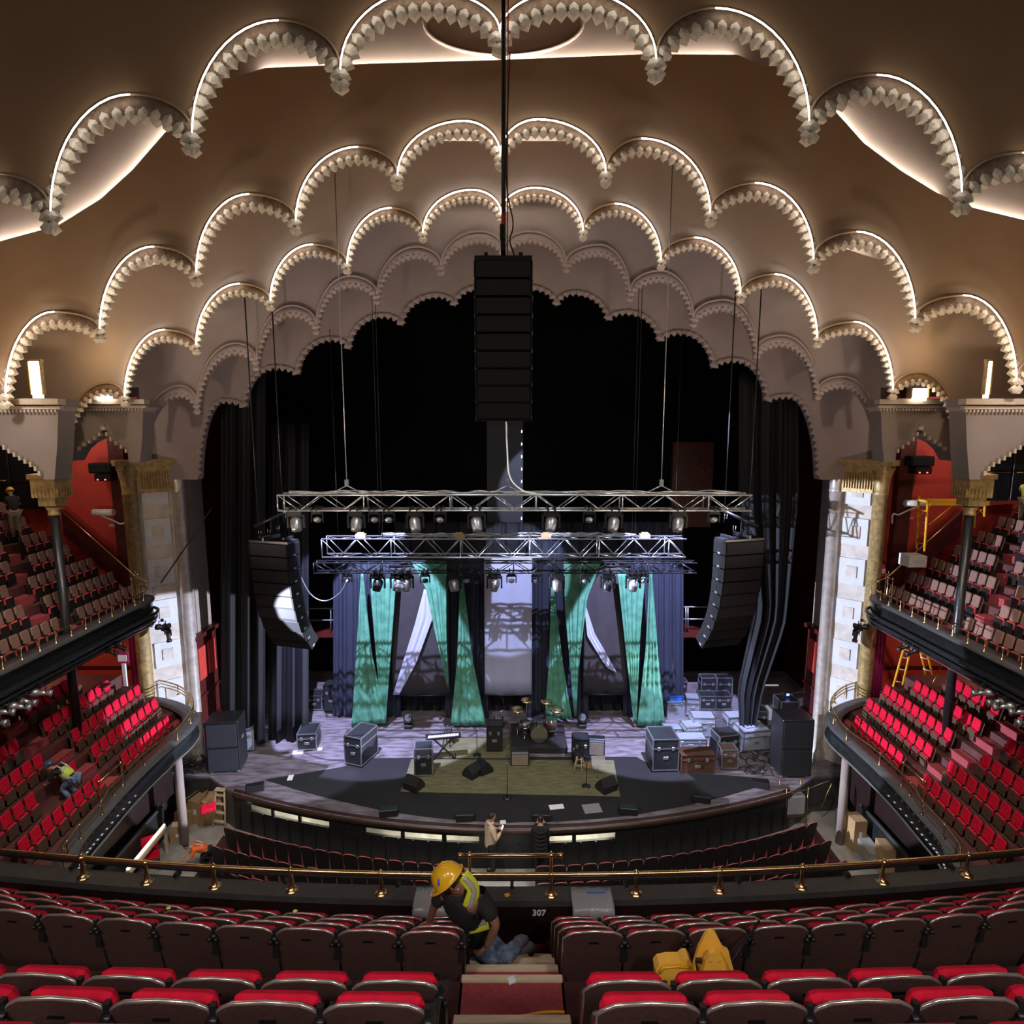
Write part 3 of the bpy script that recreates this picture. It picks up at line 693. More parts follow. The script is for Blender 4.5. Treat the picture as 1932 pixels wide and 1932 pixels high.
GP = [(10.3, 7.5), (10.45, 10), (10.45, 13), (10.45, 16), (10.42, 16.8), (10.5, 17.3), (10.8, 17.65), (11.4, 17.8)]
GPw = smooth_path(GP, 3)
GRw = [(x+.15, y) for x, y in GPw if y < 17.75]
balx = lambda k: 9.77+.52*k
balz = lambda k: 3.40+.36*k            # floor level of balcony row k
galx = lambda k: 11.25+.54*k
galz = lambda k: 6.80+.42*k
for s_, side in ((-1, 'left'), (1, 'right')):
    fr, pts, offs = path_fascia('wall_balcony_%s' % side, BPw, 3.85, 3.36, .38, 'fascia', 'ledge', side, s_)
    m = MB(); L = 0
    for i in range(34, 54, 1):
        if i+1 >= len(pts): break
        a, b = pts[i], pts[i+1]; nseg = max(1, int((b-a).length/.16))
        for j in range(nseg):
            q = a+(b-a)*((j+.5)/nseg); ang = math.atan2((b-a).y, (b-a).x); m.box(q+V(0, 0, 3.52)-offs[i]*.0, (.05, .03, .014), rz=ang)
    m.build('white_dashes', 'paper', fr)
    # rail with posts
    t = thing('balcony_rail', (s_*9, 14, 3.85), 'aged brass rail bending along the %s lower balcony ledge' % side, 'railing')
    P = [V(s_*x-s_*9, y-14, .30) for x, y in BRw]
    m = MB(); m.tube(P, .022, 8); m.build('top_bar', 'brassold', t)
    m = MB(); m.tube([p+V(0, 0, -.10) for p in P[:22]], .016, 6); m.build('middle_bar', 'brassold', t)
    m = MB(); m.tube([p+V(0, 0, -.20) for p in P[:20]], .016, 6); m.build('lower_bar', 'brassold', t)
    for i in (2, 8, 12, 16, 20, 24, 28, 32, 36, 40, 44, 48):
        if i < len(P): m = MB(); m.lathe((0, 0, 0), [(.05, 0), (.04, .02), (.016, .05), (.013, .2), (.018, .28), (.028, .3), (.02, .32), (.004, .335)], 10); o = m.build('post', 'brassold', t); o.location = P[i]-V(0, 0, .30)
    # short raised guard at the balcony steps
    q0, q1 = (V(s_*x, y, 0) for x, y in ((9.02, 13.05), (9.02, 12.3)))
    g = thing('balcony_guard_rail', (s_*9.02, 12.7, 3.85), 'short brass guard rail at the foot of the %s balcony steps' % side, 'railing')
    m = MB(); m.tube([(0, .38, .56), (0, -.38, .56)], .02, 8); m.build('top_bar', 'brassold', g)
    for y in (.38, -.38): m = MB(); m.lathe((0, 0, 0), [(.06, 0), (.045, .03), (.02, .06), (.018, .5), (.03, .54), (.03, .58), (.006, .61)], 10); o = m.build('post', 'brassold', g); o.location = (0, y, 0)
    # gallery fascia and rail
    fr2, pts2, offs2 = path_fascia('wall_gallery_%s' % side, GPw, 7.10, 6.42, .40, 'fascia', 'ledge', side, s_)
    m = MB(); m.tube([p+V(-s_*.10, 0, 6.72) for p in pts2], .045, 8); m.tube([p+V(-s_*.06, 0, 6.55) for p in pts2], .03, 8); m.build('lighting_pipe', 'iron', fr2)
    t = thing('gallery_rail', (s_*10.6, 13, 7.1), 'low brass rail with turned posts along the %s gallery ledge' % side, 'railing')
    P = [V(s_*x-s_*10.6, y-13, .26) for x, y in GRw]
    m = MB(); m.tube(P, .016, 8); m.build('top_bar', 'brassold', t)
    for i in range(15):
        y = 10.6+.50*i; m = MB(); m.lathe((0, 0, 0), [(.05, 0), (.035, .02), (.014, .05), (.012, .2), (.022, .25), (.022, .27), (.004, .29)], 10); o = m.build('post', 'brass', t)
        xx = 10.6 if y < 16.9 else 10.66; o.location = (s_*(xx-10.6), y-13, 0)
    t = thing('raised_gallery_rail', (s_*10.9, 17.3, 7.1), 'three small brass uprights with cross bars at the stage end of the %s gallery' % side, 'railing')
    for dx, dy in ((0, 0), (-s_*.12, -.5), (s_*.25, .3)): m = MB(); m.lathe((dx, dy, 0), [(.03, 0), (.014, .04), (.014, .7), (.026, .72), (.004, .76)], 8); m.build('post', 'brass', t)
    m = MB()
    for z in (.3, .5, .68): m.tube([(-s_*.12, -.5, z), (0, 0, z), (s_*.25, .3, z)], .010, 6)
    m.build('cross_bars', 'brassold', t)
    # stepped floors
    m = MB()
    m.prism([(s_*(x+.14), y-.14, 3.26) for x, y in BPw]+[(s_*16, 8.5, 3.26), (s_*16, 18.35, 3.26)], (0, 0, .14))
    for k in range(1, 8):
        x0 = balx(k)-.33; x1 = balx(k)+.19 if k < 7 else 16; zk = balz(min(k, 4))
        m.box((s_*(x0+x1)/2, 12.7, (zk+3.3)/2), (x1-x0, 8.8, zk-3.3))
    bf = struct(m.build('floor_balcony_%s' % side, 'brownfloor'))
    m = MB()
    for k in range(8):
        x0 = galx(k)-.35 if k else 10.55; x1 = galx(k)+.19 if k < 7 else 16
        m.box((s_*(x0+x1)/2, (8.05+(17.3 if k == 0 else 17.75))/2, galz(k)-.25 if k < 6 else galz(k)-.5), (x1-x0, (17.3 if k == 0 else 17.75)-8.05, .5))
    m.box((s_*13.6, 12.2, 6.5), (5.6, 8.6, .15))
    struct(m.build('floor_gallery_%s' % side, 'brownfloor'))
    # balcony seats: section near the stage and section beyond the steps
    lv = 'lower balcony'
    for k in range(6):
        z = balz(min(k, 4)); x = balx(k)
        if k == 0: ya, yb = 14.15, 16.15
        else: ya, yb = [0, 13.9, 14.0, 13.9, 13.9, 13.9][k], [0, 16.5, 16.6, 16.1, 15.6, 15.0][k]
        if k == 3: ya = 14.0
        n = int(round((yb-ya)/.31))
        for i in range(n+1):
            seat(protoB, (s_*x, yb-.31*i, z), s_*(pi/2-.12), (.60, .62, .66), 'red seat, %s from the stage, %s row, far block of %s balcony' % (ORD[i], ORD[k], side), 'red seats in the stage end block of the %s balcony' % side)
        ya, yb = [11.0, 10.3, 10.3, 10.3, 10.3, 10.3][k], [13.25, 13.2, 12.9, 12.9, 12.5, 12.2][k]
        if k >= 4: continue
        n = int(round((yb-ya)/.31))
        for i in range(n+1):
            y = yb-.31*i
            if s_*-1 > 0 and k == 1 and i in (1, 2, 3): continue
            seat(protoB, (s_*x, y, z), s_*(pi/2-.12), (.60, .62, .66), 'red seat, %s after the steps, %s row, near block of %s balcony' % (ORD[i], ORD[k], side), 'red seats in the near block of the %s balcony' % side)
    for k in range(7):
        z = galz(k); x = galx(k)
        yb = [17.45, 17.4, 17.35, 17.2, 17.1, 17.1, 17.1][k]; ya = [12.2, 12.8, 13.6, 14.2, 14.9, 15.5, 16.1][k]
        gap = [15.0, 14.6, 14.9, 15.4, 15.9, 99, 99][k]
        n = int((yb-ya)/.305)
        for i in range(n+1):
            y = yb-.305*i
            if abs(y-gap) < .30: continue
            seat(protoG, (s_*x, y, z), s_*(pi/2-.10), (.58, .70, .72), 'brown seat, %s from the stage, %s row up from %s gallery ledge' % (ORD[i], ORD[k], side), 'brown seats in the %s gallery' % side)
    # carpeted steps in the aisles
    m = MB()
    for k in range(6):
        m.box((s_*(balx(k)+.02), 13.6, balz(k)+.09), (.26, .62, .18))
    struct(m.build('floor_aisle_%s' % side, 'carpet'))
    m = MB()
    for k in range(6):
        m.box((s_*(balx(k)-.11), 13.6, balz(k)+.19), (.03, .60, .02))
    m.box((s_*10.15, 16.75, 3.44), (.8, .6, .10)); m.box((s_*10.6, 16.9, 3.6), (.5, .6, .3))
    struct(m.build('floor_landing_%s' % side, 'carpet'))
    m = MB()
    for k in range(5):
        yy = [15.0, 14.6, 14.9, 15.4, 15.9][k]; m.box((s_*(galx(k)+.02), yy, galz(k)+.10), (.28, .5, .2))
    struct(m.build('floor_aisle_gallery_%s' % side, 'carpet'))
    # sloping dark red stair parapet with its brass handrail
    a = at(966-s_*-1*0+s_*851, 962, 18.1); b = at(966+s_*704, 1092, 17.9)
    m = MB(); hh = .75
    m.prism([a, b, b-V(0, 0, hh), a-V(0, 0, hh)], (0, .12, 0)); struct(m.build('wall_stair_%s' % side, 'dark_red'))
    t = thing('stair_handrail', a, 'thin brass handrail sloping down the dark red stair wall on the %s' % side, 'handrail')
    m = MB(); m.tube([V(0, -.08, .05), (b-a)*.5+V(0, -.08, .06), (b-a)+V(0, -.08, .05), (b-a)+V(-s_*.4, -.3, 0)], .022, 8); m.build('bar', 'brass', t)
    m = MB()
    for q in (.1, .5, .9): m.tube([(b-a)*q+V(0, -.08, .05), (b-a)*q+V(0, .02, -.02)], .012, 6)
    m.build('brackets', 'brass', t)
# ================================================================== STAGE CLOTHS
def polyat(pl, t):
    L = [0]
    for a, b in zip(pl, pl[1:]): L.append(L[-1]+math.hypot(b[0]-a[0], b[1]-a[1]))
    d = t*L[-1]
    for j in range(len(pl)-1):
        if d <= L[j+1] or j == len(pl)-2:
            k = (d-L[j])/max(1e-9, L[j+1]-L[j]); return (pl[j][0]+(pl[j+1][0]-pl[j][0])*k, pl[j][1]+(pl[j+1][1]-pl[j][1])*k)
def cloth(name, left, right, Y, mt, label, cat, folds=5, amp=.04, nr=26, nc=40, dY=0, kind=None, group=None, th=.012):
    rows = []
    for i in range(nr+1):
        t = i/nr; a = at(*polyat(left, t), Y+dY*t); b = at(*polyat(right, t), Y+dY*t)
        a.z = max(a.z, 1.215); b.z = max(b.z, 1.215)
        w_ = (b-a).length; row = []
        for j in range(nc+1):
            s = j/nc; p = a.lerp(b, s); ph = s*folds*2*pi
            p.y += amp*min(1, .25+w_*1.2)*(sin(ph)*.7+sin(ph*1.73+1.3+t*.8)*.4); row.append(p)
        rows.append(row)
    m = MB(); m.grid(rows, thick=(0, th, 0)); o = m.build(name, mt); return tag(o, label, cat, group, kind)
YG = 20.8
GR = [
 ([(681, 1080), (672, 1230), (663, 1372)], [(685, 1080), (701, 1230), (729, 1364)], 'green cloth flaring to the floor, far left of the backdrop', 4),
 ([(697, 1092), (706, 1200), (719, 1345)], [(748, 1092), (740, 1200), (728, 1362)], 'green cloth wide at top narrowing down, left of the first shaded screen', 5),
 ([(776, 1060), (803, 1110), (822, 1200), (845, 1300)], [(845, 1060), (843, 1120), (843, 1200), (847, 1300)], 'green cloth with broad top hanging as a point right of the first shaded screen', 4),
 ([(869, 1080), (862, 1250), (850, 1370)], [(872, 1080), (893, 1250), (917, 1368)], 'green cloth flaring to the floor left of the centre screen', 4),
 ([(1040, 1108), (1036, 1250), (1028, 1352)], [(1044, 1108), (1062, 1250), (1080, 1358)], 'green cloth flaring to the floor just right of the centre screen', 4),
 ([(1063, 1060), (1066, 1150), (1084, 1352)], [(1135, 1060), (1108, 1130), (1092, 1260), (1087, 1352)], 'green cloth with broad top narrowing down left of the right shaded screen', 4),
 ([(1165, 1080), (1180, 1220), (1196, 1366)], [(1218, 1080), (1208, 1200), (1201, 1366)], 'green cloth wide at top narrowing down right of the right shaded screen', 5),
 ([(1226, 1078), (1218, 1230), (1202, 1370)], [(1230, 1078), (1242, 1230), (1255, 1368)], 'green cloth flaring to the floor, far right of the backdrop', 4)]
for l, r, lb, f in GR: cloth('green_cloth', l, r, YG, 'green', lb, 'stage cloth', folds=f, amp=.035, group='stretched green stage cloths')
def screen(x0, x1, y0, y1, Y, mt, lb, top=None):
    t = at((x0+x1)/2, y1, Y); w_ = (at(x1, y1, Y)-at(x0, y1, Y)).length; h = at(x0, y0, Y).z-t.z
    g = thing('backdrop_screen', t, lb, 'screen'); m = MB()
    m.grid([[V(-w_/2+w_*i/16, .02*sin(i*.9), h*(1-j/8)) for i in range(17)] for j in range(9)], thick=(0, .015, 0)); m.build('screen_cloth', mt, g)
    m = MB(); m.tube([(-w_/2, 0, 0), (w_/2, 0, 0)], .03, 8); m.tube([(-w_/2, 0, h), (w_/2, 0, h)], .04, 8); m.build('batten', 'iron', g)
screen(741, 849, 1068, 1312, 21.2, 'screen_shaded', 'tall hanging screen coloured as shaded, left of centre on the stage backdrop')
screen(915, 1003, 1050, 1312, 21.2, 'screen', 'tall pale grey screen at the centre of the stage backdrop')
screen(1100, 1184, 1068, 1310, 21.2, 'screen_shaded', 'tall hanging screen coloured as shaded, right of centre on the stage backdrop')
cloth('light_band', [(800, 1112), (782, 1180), (760, 1250), (741, 1311)], [(806, 1112), (817, 1165), (786, 1250), (753, 1311)], 21.1, 'screen', 'band of light modelled as a pale lilac strip curving over the left shaded screen', 'light band', 2, .015)  # lit part of the shaded screen built as a pale strip
cloth('light_band', [(1102, 1140), (1108, 1200), (1135, 1245), (1148, 1262)], [(1106, 1145), (1122, 1195), (1142, 1230), (1164, 1270)], 21.1, 'screen', 'band of light modelled as a pale lilac strip slanting over the right shaded screen', 'light band', 2, .015)
def drape(x0, x1, y0, Y, lb, folds, amp=.09, ybot=1400, x0b=None, x1b=None, name='black_drape', mt='drape'):
    return cloth(name, [(x0, y0), (x0b or x0, ybot)], [(x1, y0), (x1b or x1, ybot)], Y, mt, lb, 'curtain', folds, amp, nr=10, nc=max(60, folds*8), group='black stage drapes')
drape(628, 756, 1062, 21.7, 'black blue drape behind the left green cloths', 7)
drape(840, 922, 1050, 21.6, 'black blue drape between the left shaded screen and the centre screen', 5)
drape(996, 1110, 1020, 21.6, 'black blue drape between the centre screen and right shaded screen', 6)
drape(1176, 1290, 985, 21.7, 'black blue drape behind the right green cloths', 8)
drape(744, 1190, 985, 22.2, 'wide black backcloth hanging behind the three screens', 20, .06, mt='drape_dk')
drape(415, 500, 640, 19.5, 'tall black drape at the far left of the stage opening', 3, .16, 1402, mt='drape_dk')
drape(505, 582, 800, 19.9, 'tall black drape hanging behind the left speaker array', 3, .16, 1402, mt='drape_dk')
cloth('black_drape', [(1395, 700), (1395, 950), (1425, 1150), (1392, 1300), (1398, 1400)], [(1510, 700), (1508, 950), (1482, 1180), (1440, 1300), (1420, 1400)], 19.6, 'drape_dk', 'tall black drape gathered in at the foot, right of the stage opening', 'curtain', 4, .12, nr=24, nc=60, group='black stage drapes')

# ================================================================== TRUSSES
def truss(name, x0, x1, ytop, ybot, Y, dep, mt, lb, bay=.5, r=.024, two=True):
    a = at(x0, (ytop+ybot)/2, Y); b = at(x1, (ytop+ybot)/2, Y); zt = at(966, ytop, Y).z; zb = at(966, ybot, Y).z; zc = (zt+zb)/2
    cx = (a.x+b.x)/2; L = b.x-a.x; h = zt-zb; t = thing(name, (cx, Y, zc), lb, 'truss')
    m = MB()
    for y in (-dep/2, dep/2):
        for z in (-h/2, h/2): m.tube([(-L/2, y, z), (L/2, y, z)], r, 8)
    m.build('chords', mt, t)
    m = MB(); n = int(L/bay)
    for i in range(n):
        xa = -L/2+L*i/n; xb = -L/2+L*(i+1)/n; f = 1 if i % 2 else -1
        for y in (-dep/2, dep/2): m.tube([(xa, y, -f*h/2), (xb, y, f*h/2)], r*.55, 6)
        for z in (-h/2, h/2): m.tube([(xa, -f*dep/2, z), (xb, f*dep/2, z)], r*.5, 6)
        if i % 4 == 0:
            for y in (-dep/2, dep/2): m.tube([(xa, y, -h/2), (xa, y, h/2)], r*.8, 6)
    m.build('lattice', mt, t)
    return t, cx, zt, zb, L
TY = 14.7
tf = truss('lighting_truss', 530, 1412, 932, 961, TY, .42, 'alu', 'long bright aluminium lighting truss, highest and nearest of the three above the stage')
tm = truss('lighting_truss', 612, 1290, 1014, 1048, 17.6, .5, 'alu', 'middle aluminium lighting truss over the stage with cables on top')
tb = truss('lighting_truss', 595, 1312, 1060, 1079, 18.6, .34, 'iron', 'lowest dark lighting truss in front of the green cloths')
def cable(pts, r, mt, name, lb, cat='cable', n=5):
    m = MB(); m.tube([Vector(p) for p in smooth_path([tuple(p) for p in pts], n)], r, 6); return tag(m.build(name, mt), lb, cat)
random.seed(3)
def cable_run(x0, x1, ypx, Y, lb, mt='steel', n=4, amp=5):
    m = MB()
    for k in range(n):
        pts = [tuple(at(x0+(x1-x0)*i/26, ypx+random.uniform(-amp, amp*.3), Y+random.uniform(-.12, .12))) for i in range(27)]
        m.tube([Vector(p) for p in smooth_path(pts, 3)], .014, 5)
    return tag(m.build('cable_run', mt), lb, 'cable')
cable_run(545, 1395, 930, TY, 'loose cables lying along the top of the highest lighting truss')
cable_run(720, 1200, 1010, 17.6, 'loose pale cables lying along the top of the middle lighting truss', n=5)
def moving_head(px, ypx, Y, size, tilt, label, spot=True, mt='steel'):
    p = at(px, ypx, Y); t = thing('moving_light', p, label, 'stage light', group='lights hanging under the stage trusses'); s = size
    m = MB(); m.box((0, 0, -.05*s), (.34*s, .24*s, .12*s), bev=.02); m.box((-.08*s, 0, .045), (.04, .56, .07)); m.box((.08*s, 0, .045), (.04, .56, .07)); m.build('base', 'blk_plastic', t)
    m = MB()
    for sx in (-1, 1): m.box((sx*.19*s, 0, -.26*s), (.045*s, .10*s, .34*s), bev=.015)
    m.box((0, 0, -.13*s), (.40*s, .12*s, .05*s), bev=.015); m.build('yoke', 'blk_plastic', t)
    ax = Vector((sin(tilt)*.6, -.35, -1)).normalized(); c = Vector((0, 0, -.32*s))
    m = MB(); L = .30*s if spot else .14*s; R_ = .135*s
    m.lathe(c-ax*L*.55, [(.02, 0), (R_*.75, .02*s), (R_, .08*s), (R_, L*.7), (R_*.85, L), (R_*.8, L*1.15)], 14, ax); hd = m.build('head', mt, t)
    m = MB(); m.lathe(c+ax*(L*.60), [(R_*.72, 0), (R_*.70, .015), (.01, .03)], 12, ax); m.build('lens', 'lens', hd)
    return t
words = ['first', 'second', 'third', 'fourth', 'fifth', 'sixth', 'seventh', 'eighth', 'ninth', 'tenth', 'eleventh', 'twelfth', 'thirteenth', 'fourteenth', 'fifteenth', 'sixteenth']
F1 = [(558, 1), (598, 0), (672, 1), (706, 0), (733, 0), (783, 1), (830, 0), (899, 1), (1040, 1), (1112, 0), (1158, 1), (1280, 1), (1347, 0)]
for i, (x, b) in enumerate(F1):
    moving_head(x, 962, TY, 1.05 if b else .72, random.uniform(-.4, .4), '%s light from the left under the highest truss, %s' % (words[i], 'long spot head' if b else 'short round head'), bool(b))
F2 = [(655, 0), (712, 1), (750, 1), (766, 1), (802, 0), (856, 1), (880, 0), (899, 0), (933, 1), (965, 0), (1012, 0), (1051, 1), (1104, 0), (1147, 1), (1195, 1), (1214, 0)]
for i, (x, b) in enumerate(F2):
    moving_head(x, 1081, 18.6, 1.15 if b else .75, random.uniform(-.5, .5), '%s light from the left under the lowest truss, %s' % (words[i], 'long spot head' if b else 'short round head'), bool(b), 'steel' if i % 3 != 1 else 'blk_plastic')
for i, x in enumerate((681, 867, 1030, 1216)):
    p = at(x, 1016, 17.5); m = MB(); m.box(p+V(0, 0, .07), (.30, .16, .14), bev=.01); m.box(p+V(0, .0, .16), (.18, .1, .04)); tag(m.build('junction_box', 'carton'), 'tan box clamped on the middle truss, %s from the left' % words[i], 'box', 'tan boxes along the middle truss')
for px, lb in ((640, 'left'), (1270, 'right')):
    m = MB(); a = at(px, 1062, 18.45); m.tube([a, V(a.x, a.y, a.z+7)], .010, 5); tag(m.build('steel_cable', 'iron'), 'single dark steel cable carrying the %s of the lowest truss' % lb, 'cable')
# hoists and chains
def hoist(px, py, Y, ytop, lb, thick=.012, mt='steel'):
    p = at(px, py, Y); zt = at(px, ytop, Y).z; t = thing('chain_hoist', p, lb, 'hoist')
    m = MB(); m.tube([(0, 0, .15), (0, 0, zt-p.z)], thick, 6); m.build('chain', mt, t)
    m = MB(); m.tube([(-.35, 0, 0), (0, 0, .18), (.35, 0, 0)], .018, 6); m.build('sling', 'steel', t)
    m = MB(); m.box((0, 0, .24), (.10, .10, .18), bev=.02); m.build('hook_block', 'alu', t)
hoist(655, 930, TY, 318, 'thin chain and sling lifting the left of the highest truss')
hoist(957, 930, TY, 800, 'thin chain and sling lifting the middle of the highest truss')
hoist(1247, 930, TY, 300, 'thin chain and sling lifting the right of the highest truss')
for px, yt, Y, lb in ((716, 430, 17.35, 'left'), (1192, 400, 17.35, 'right')):
    m = MB(); a = at(px, 1020, Y); z = at(px, yt, Y).z
    for dx in (0, .09): m.tube([(a.x+dx, Y, a.z), (a.x+dx, Y, z)], .010, 5)
    tag(m.build('steel_cable', 'iron'), 'pair of thin dark steel cables above the %s of the middle truss' % lb, 'cable')
for px, yt, Y, lb in ((535, 520, 16.4, 'left'), (487, 545, 16.4, 'far left'), (1366, 520, 16.4, 'right'), (1412, 545, 16.4, 'far right')):
    m = MB(); a = at(px, 985, Y); z = at(px, yt, Y).z; m.tube([(a.x, Y, a.z), (a.x, Y, z)], .018, 5); tag(m.build('steel_cable', 'iron'), 'dark steel cable dropping to the speaker array at %s' % lb, 'cable')

# ================================================================== SPEAKER ARRAYS
def line_array(px0, px1, y0, y1, Y, n, curve, label, face=0):
    a = at((px0+px1)/2, y0, Y); zb = at(966, y1, Y).z; w_ = (at(px1, y0, Y)-at(px0, y0, Y)).length; H = a.z-zb; h = H/n
    t = thing('speaker_array', a, label, 'speaker', face)
    m = MB(); m.box((0, 0, .03), (w_*.98, .5, .06)); m.box((0, -.1, .14), (.06, .7, .10)); m.box((w_*.3, .1, .10), (.05, .4, .08)); m.box((-w_*.3, .1, .10), (.05, .4, .08)); m.build('fly_frame', 'iron', t)
    y = 0; ang = 0; z = 0
    for i in range(n):
        ang = curve*(i/n)**2
        y += math.sin(ang)*h; z -= math.cos(ang)*h
        m = MB(); m.box((0, y, z+h/2), (w_, .55-.15*i/n, h*.96), rx=ang, bev=.015); c = m.build('cabinet', 'arraybox', t)
        m = MB(); m.box((0, y-.27+.07*i/n, z+h/2), (w_*.92, .02, h*.86), rx=ang); m.build('front_grille', 'grille', c)
        m = MB()
        for sx in (-1, 1): m.box((sx*w_*.502, y, z+h*.1), (.02, .10, .05), rx=ang)
        m.build('side_link', 'steel', c)
line_array(896, 1004, 500, 792, 8.7, 9, .22, 'big black speaker array hanging in the middle from the ceiling')
line_array(474, 560, 1022, 1240, 16.4, 9, .75, 'long black speaker array hanging left of the stage, curved at its foot', -.28)
line_array(1352, 1438, 1018, 1238, 16.4, 9, .75, 'long black speaker array hanging right of the stage, curved at its foot', .28)
for px, s_, nm in ((512, -1, 'left'), (1398, 1, 'right')):
    t = thing('rigging_frame', at(px, 1000, 16.4), 'dark rigging bar with shackles above the %s speaker array' % nm, 'rigging')
    m = MB(); m.tube([(-s_*.55, 0, .55), (s_*.45, 0, .10)], .05, 6); m.tube([(0, 0, .35), (0, 0, -.2)], .02, 6); m.build('bar', 'iron', t)
    m = MB()
    for dx, dz in ((-.45, .42), (-.2, .1), (.05, 0), (.3, -.05)): m.tube([(s_*dx-.03, -.05, dz-.1), (s_*dx-.035, -.05, dz+.03), (s_*dx+.035, -.05, dz+.03), (s_*dx+.03, -.05, dz-.1)], .012, 5)
    m.build('shackles', 'chrome', t)
# cables down the middle
C0 = at(950, -40, 8.55); C1 = at(950, 494, 8.55)
m = MB(); m.tube([C0, C1], .030, 8); tag(m.build('thick_cable', 'black'), 'thick black cable bundle dropping from the ceiling to the middle speaker array', 'cable')
m = MB(); m.tube([C0+V(.06, 0, 0), C1+V(.05, 0, 0)], .009, 6); tag(m.build('thin_cable', 'redp'), 'thin dark red cable running down beside the thick black bundle', 'cable')
cable([at(962, 100, 8.5), at(955, 330, 8.5), at(968, 420, 8.5), at(962, 455, 8.5), at(975, 492, 8.5)], .010, 'black', 'loose_cable', 'loose black cable looping beside the thick bundle over the middle speaker')
t = thing('hoist_motor', at(948, 440, 8.55), 'small hoist with chrome hook and red tape above the middle speaker array', 'hoist')
m = MB(); m.box((0, -.04, .0), (.07, .06, .20), bev=.015); m.build('motor', 'blk_plastic', t); m = MB(); m.tube([(-.03, -.06, -.12), (0, -.07, -.22), (.03, -.06, -.12)], .012, 6); m.build('hook', 'chrome', t); m = MB(); m.box((.01, -.08, .16), (.03, .02, .14)); m.build('red_tape', 'redp', t)
# bridle of the middle array
m = MB(); a = at(950, 494, 8.6); m.tube([a, a+V(-.36, -.0, -.10)], .008, 5); m.tube([a, a+V(.36, 0, -.10)], .008, 5); tag(m.build('bridle_wire', 'steel'), 'pair of short wires spreading over the middle speaker array top', 'cable')
# dark lit column under it, further back
t = thing('hanging_panel', at(953, 985, 16.9), 'tall dark hanging panel with small white lights down its right edge', 'panel')
H = at(953, 790, 16.9).z-at(953, 985, 16.9).z
m = MB(); m.box((0, 0, H/2), (1.0, .10, H), bev=.01); m.build('panel_body', 'arraybox', t)
for i in range(8): m = MB(); m.box((.46, -.06, H*(.04+.12*i)), (.025, .03, .07)); m.build('edge_light', 'pale_led', t)
m = MB()
for x in (-.4, .4): m.tube([(x, 0, H), (x, 0, H+3.5)], .008, 5)
m.build('suspension_wire', 'iron', t)
cable([at(955, 796, 14.9), at(957, 850, 14.6), at(962, 900, 14.5), at(985, 925, 14.5), at(1010, 931, 14.5)], .02, 'paper', 'white_cable', 'white cable dropping onto the middle of the highest truss')
cable([at(565, 1083, 17), at(585, 1120, 17), at(612, 1134, 17), at(640, 1120, 17), at(655, 1095, 17)], .018, 'steel', 'slack_cable', 'slack grey cable drooping between the left speaker array and lowest truss')
cable([at(303, 1100, 17.4), at(345, 1040, 17.6), at(400, 958, 17.9)], .022, 'black', 'diagonal_cable', 'black cable slanting from the left gallery corner across the pilaster')
m = MB()
for y, z in ((22.8, at(600, 1148, 22.8).z), (22.8, at(600, 1170, 22.8).z)):
    m.tube([at(570, 1148, 22.8)*1 if 0 else V(at(570, 1148, 22.8).x, y, z), V(at(634, 1148, 22.8).x, y, z)], .03, 6)
for x in (575, 624, 631): m.tube([at(x, 1146, 22.8), at(x, 1195, 22.8)], .025, 6)
tag(m.build('backstage_railing', 'steel'), 'grey tube railing in the dark behind the left speaker array', 'railing')
m = MB()
for yy in (1145, 1168): m.tube([at(1283, yy, 22.8), at(1348, yy, 22.8)], .03, 6)
for x in (1294, 1298, 1340): m.tube([at(x, 1144, 22.8), at(x, 1190, 22.8)], .025, 6)
tag(m.build('backstage_railing', 'steel'), 'grey tube railing in the dark beside the right speaker array', 'railing')
for x0, x1, nm in ((566, 640, 'left'), (1270, 1350, 'right')):
    a = at(x0, 1192, 22.9); b = at(x1, 1192, 22.9); m = MB(); m.box(((a.x+b.x)/2, 23.4, a.z-.1), (b.x-a.x, 1.2, .2)); struct(m.build('floor_backstage_%s' % nm, 'dark_red'))

# ================================================================== STAGE EQUIPMENT
ZS = 1.20
def flight_case(px, py, w_, d, h, label, rz=0, mt='case_blk', z=ZS, trim='alu', wheels=True, Y=None, name='flight_case', lid=.3, cat='case'):
    p = atz(px, py, z); p = V(p.x, p.y+d/2, z)
    t = thing(name, p, label, cat, rz); w0 = .07 if wheels else 0; hb = h-w0; zl = w0+hb*(1-lid)
    m = MB(); m.box((0, 0, (w0+zl)/2), (w_, d, zl-w0)); m.build('body', mt, t)
    m = MB(); m.box((0, 0, (zl+h)/2+.004), (w_, d, h-zl-.012)); m.build('lid', mt, t)
    m = MB(); e = .035
    for sx in (-1, 1):
        for sy in (-1, 1): m.box((sx*w_/2, sy*d/2, (w0+h)/2), (e, e, hb))
        for z_ in (w0, zl, h): m.box((sx*w_/2, 0, z_), (e, d, e*.8))
    for sy in (-1, 1):
        for z_ in (w0, zl, h): m.box((0, sy*d/2, z_), (w_, e, e*.8))
    m.build('metal_edging', trim, t)
    m = MB()
    for sx in (-.28, .28): m.box((sx*w_, -d/2-.012, zl), (.09, .02, .12), bev=.01)
    m.box((0, -d/2-.012, w0+hb*.4), (.16, .02, .10), bev=.01); m.build('latches', 'steel', t)
    if wheels:
        for sx in (-1, 1):
            for sy in (-1, 1): m = MB(); m.cyl((sx*w_*.38-.015, sy*d*.36, .035), (sx*w_*.38+.015, sy*d*.36, .035), .035, 10); m.build('caster', 'blk_plastic', t)
    return t
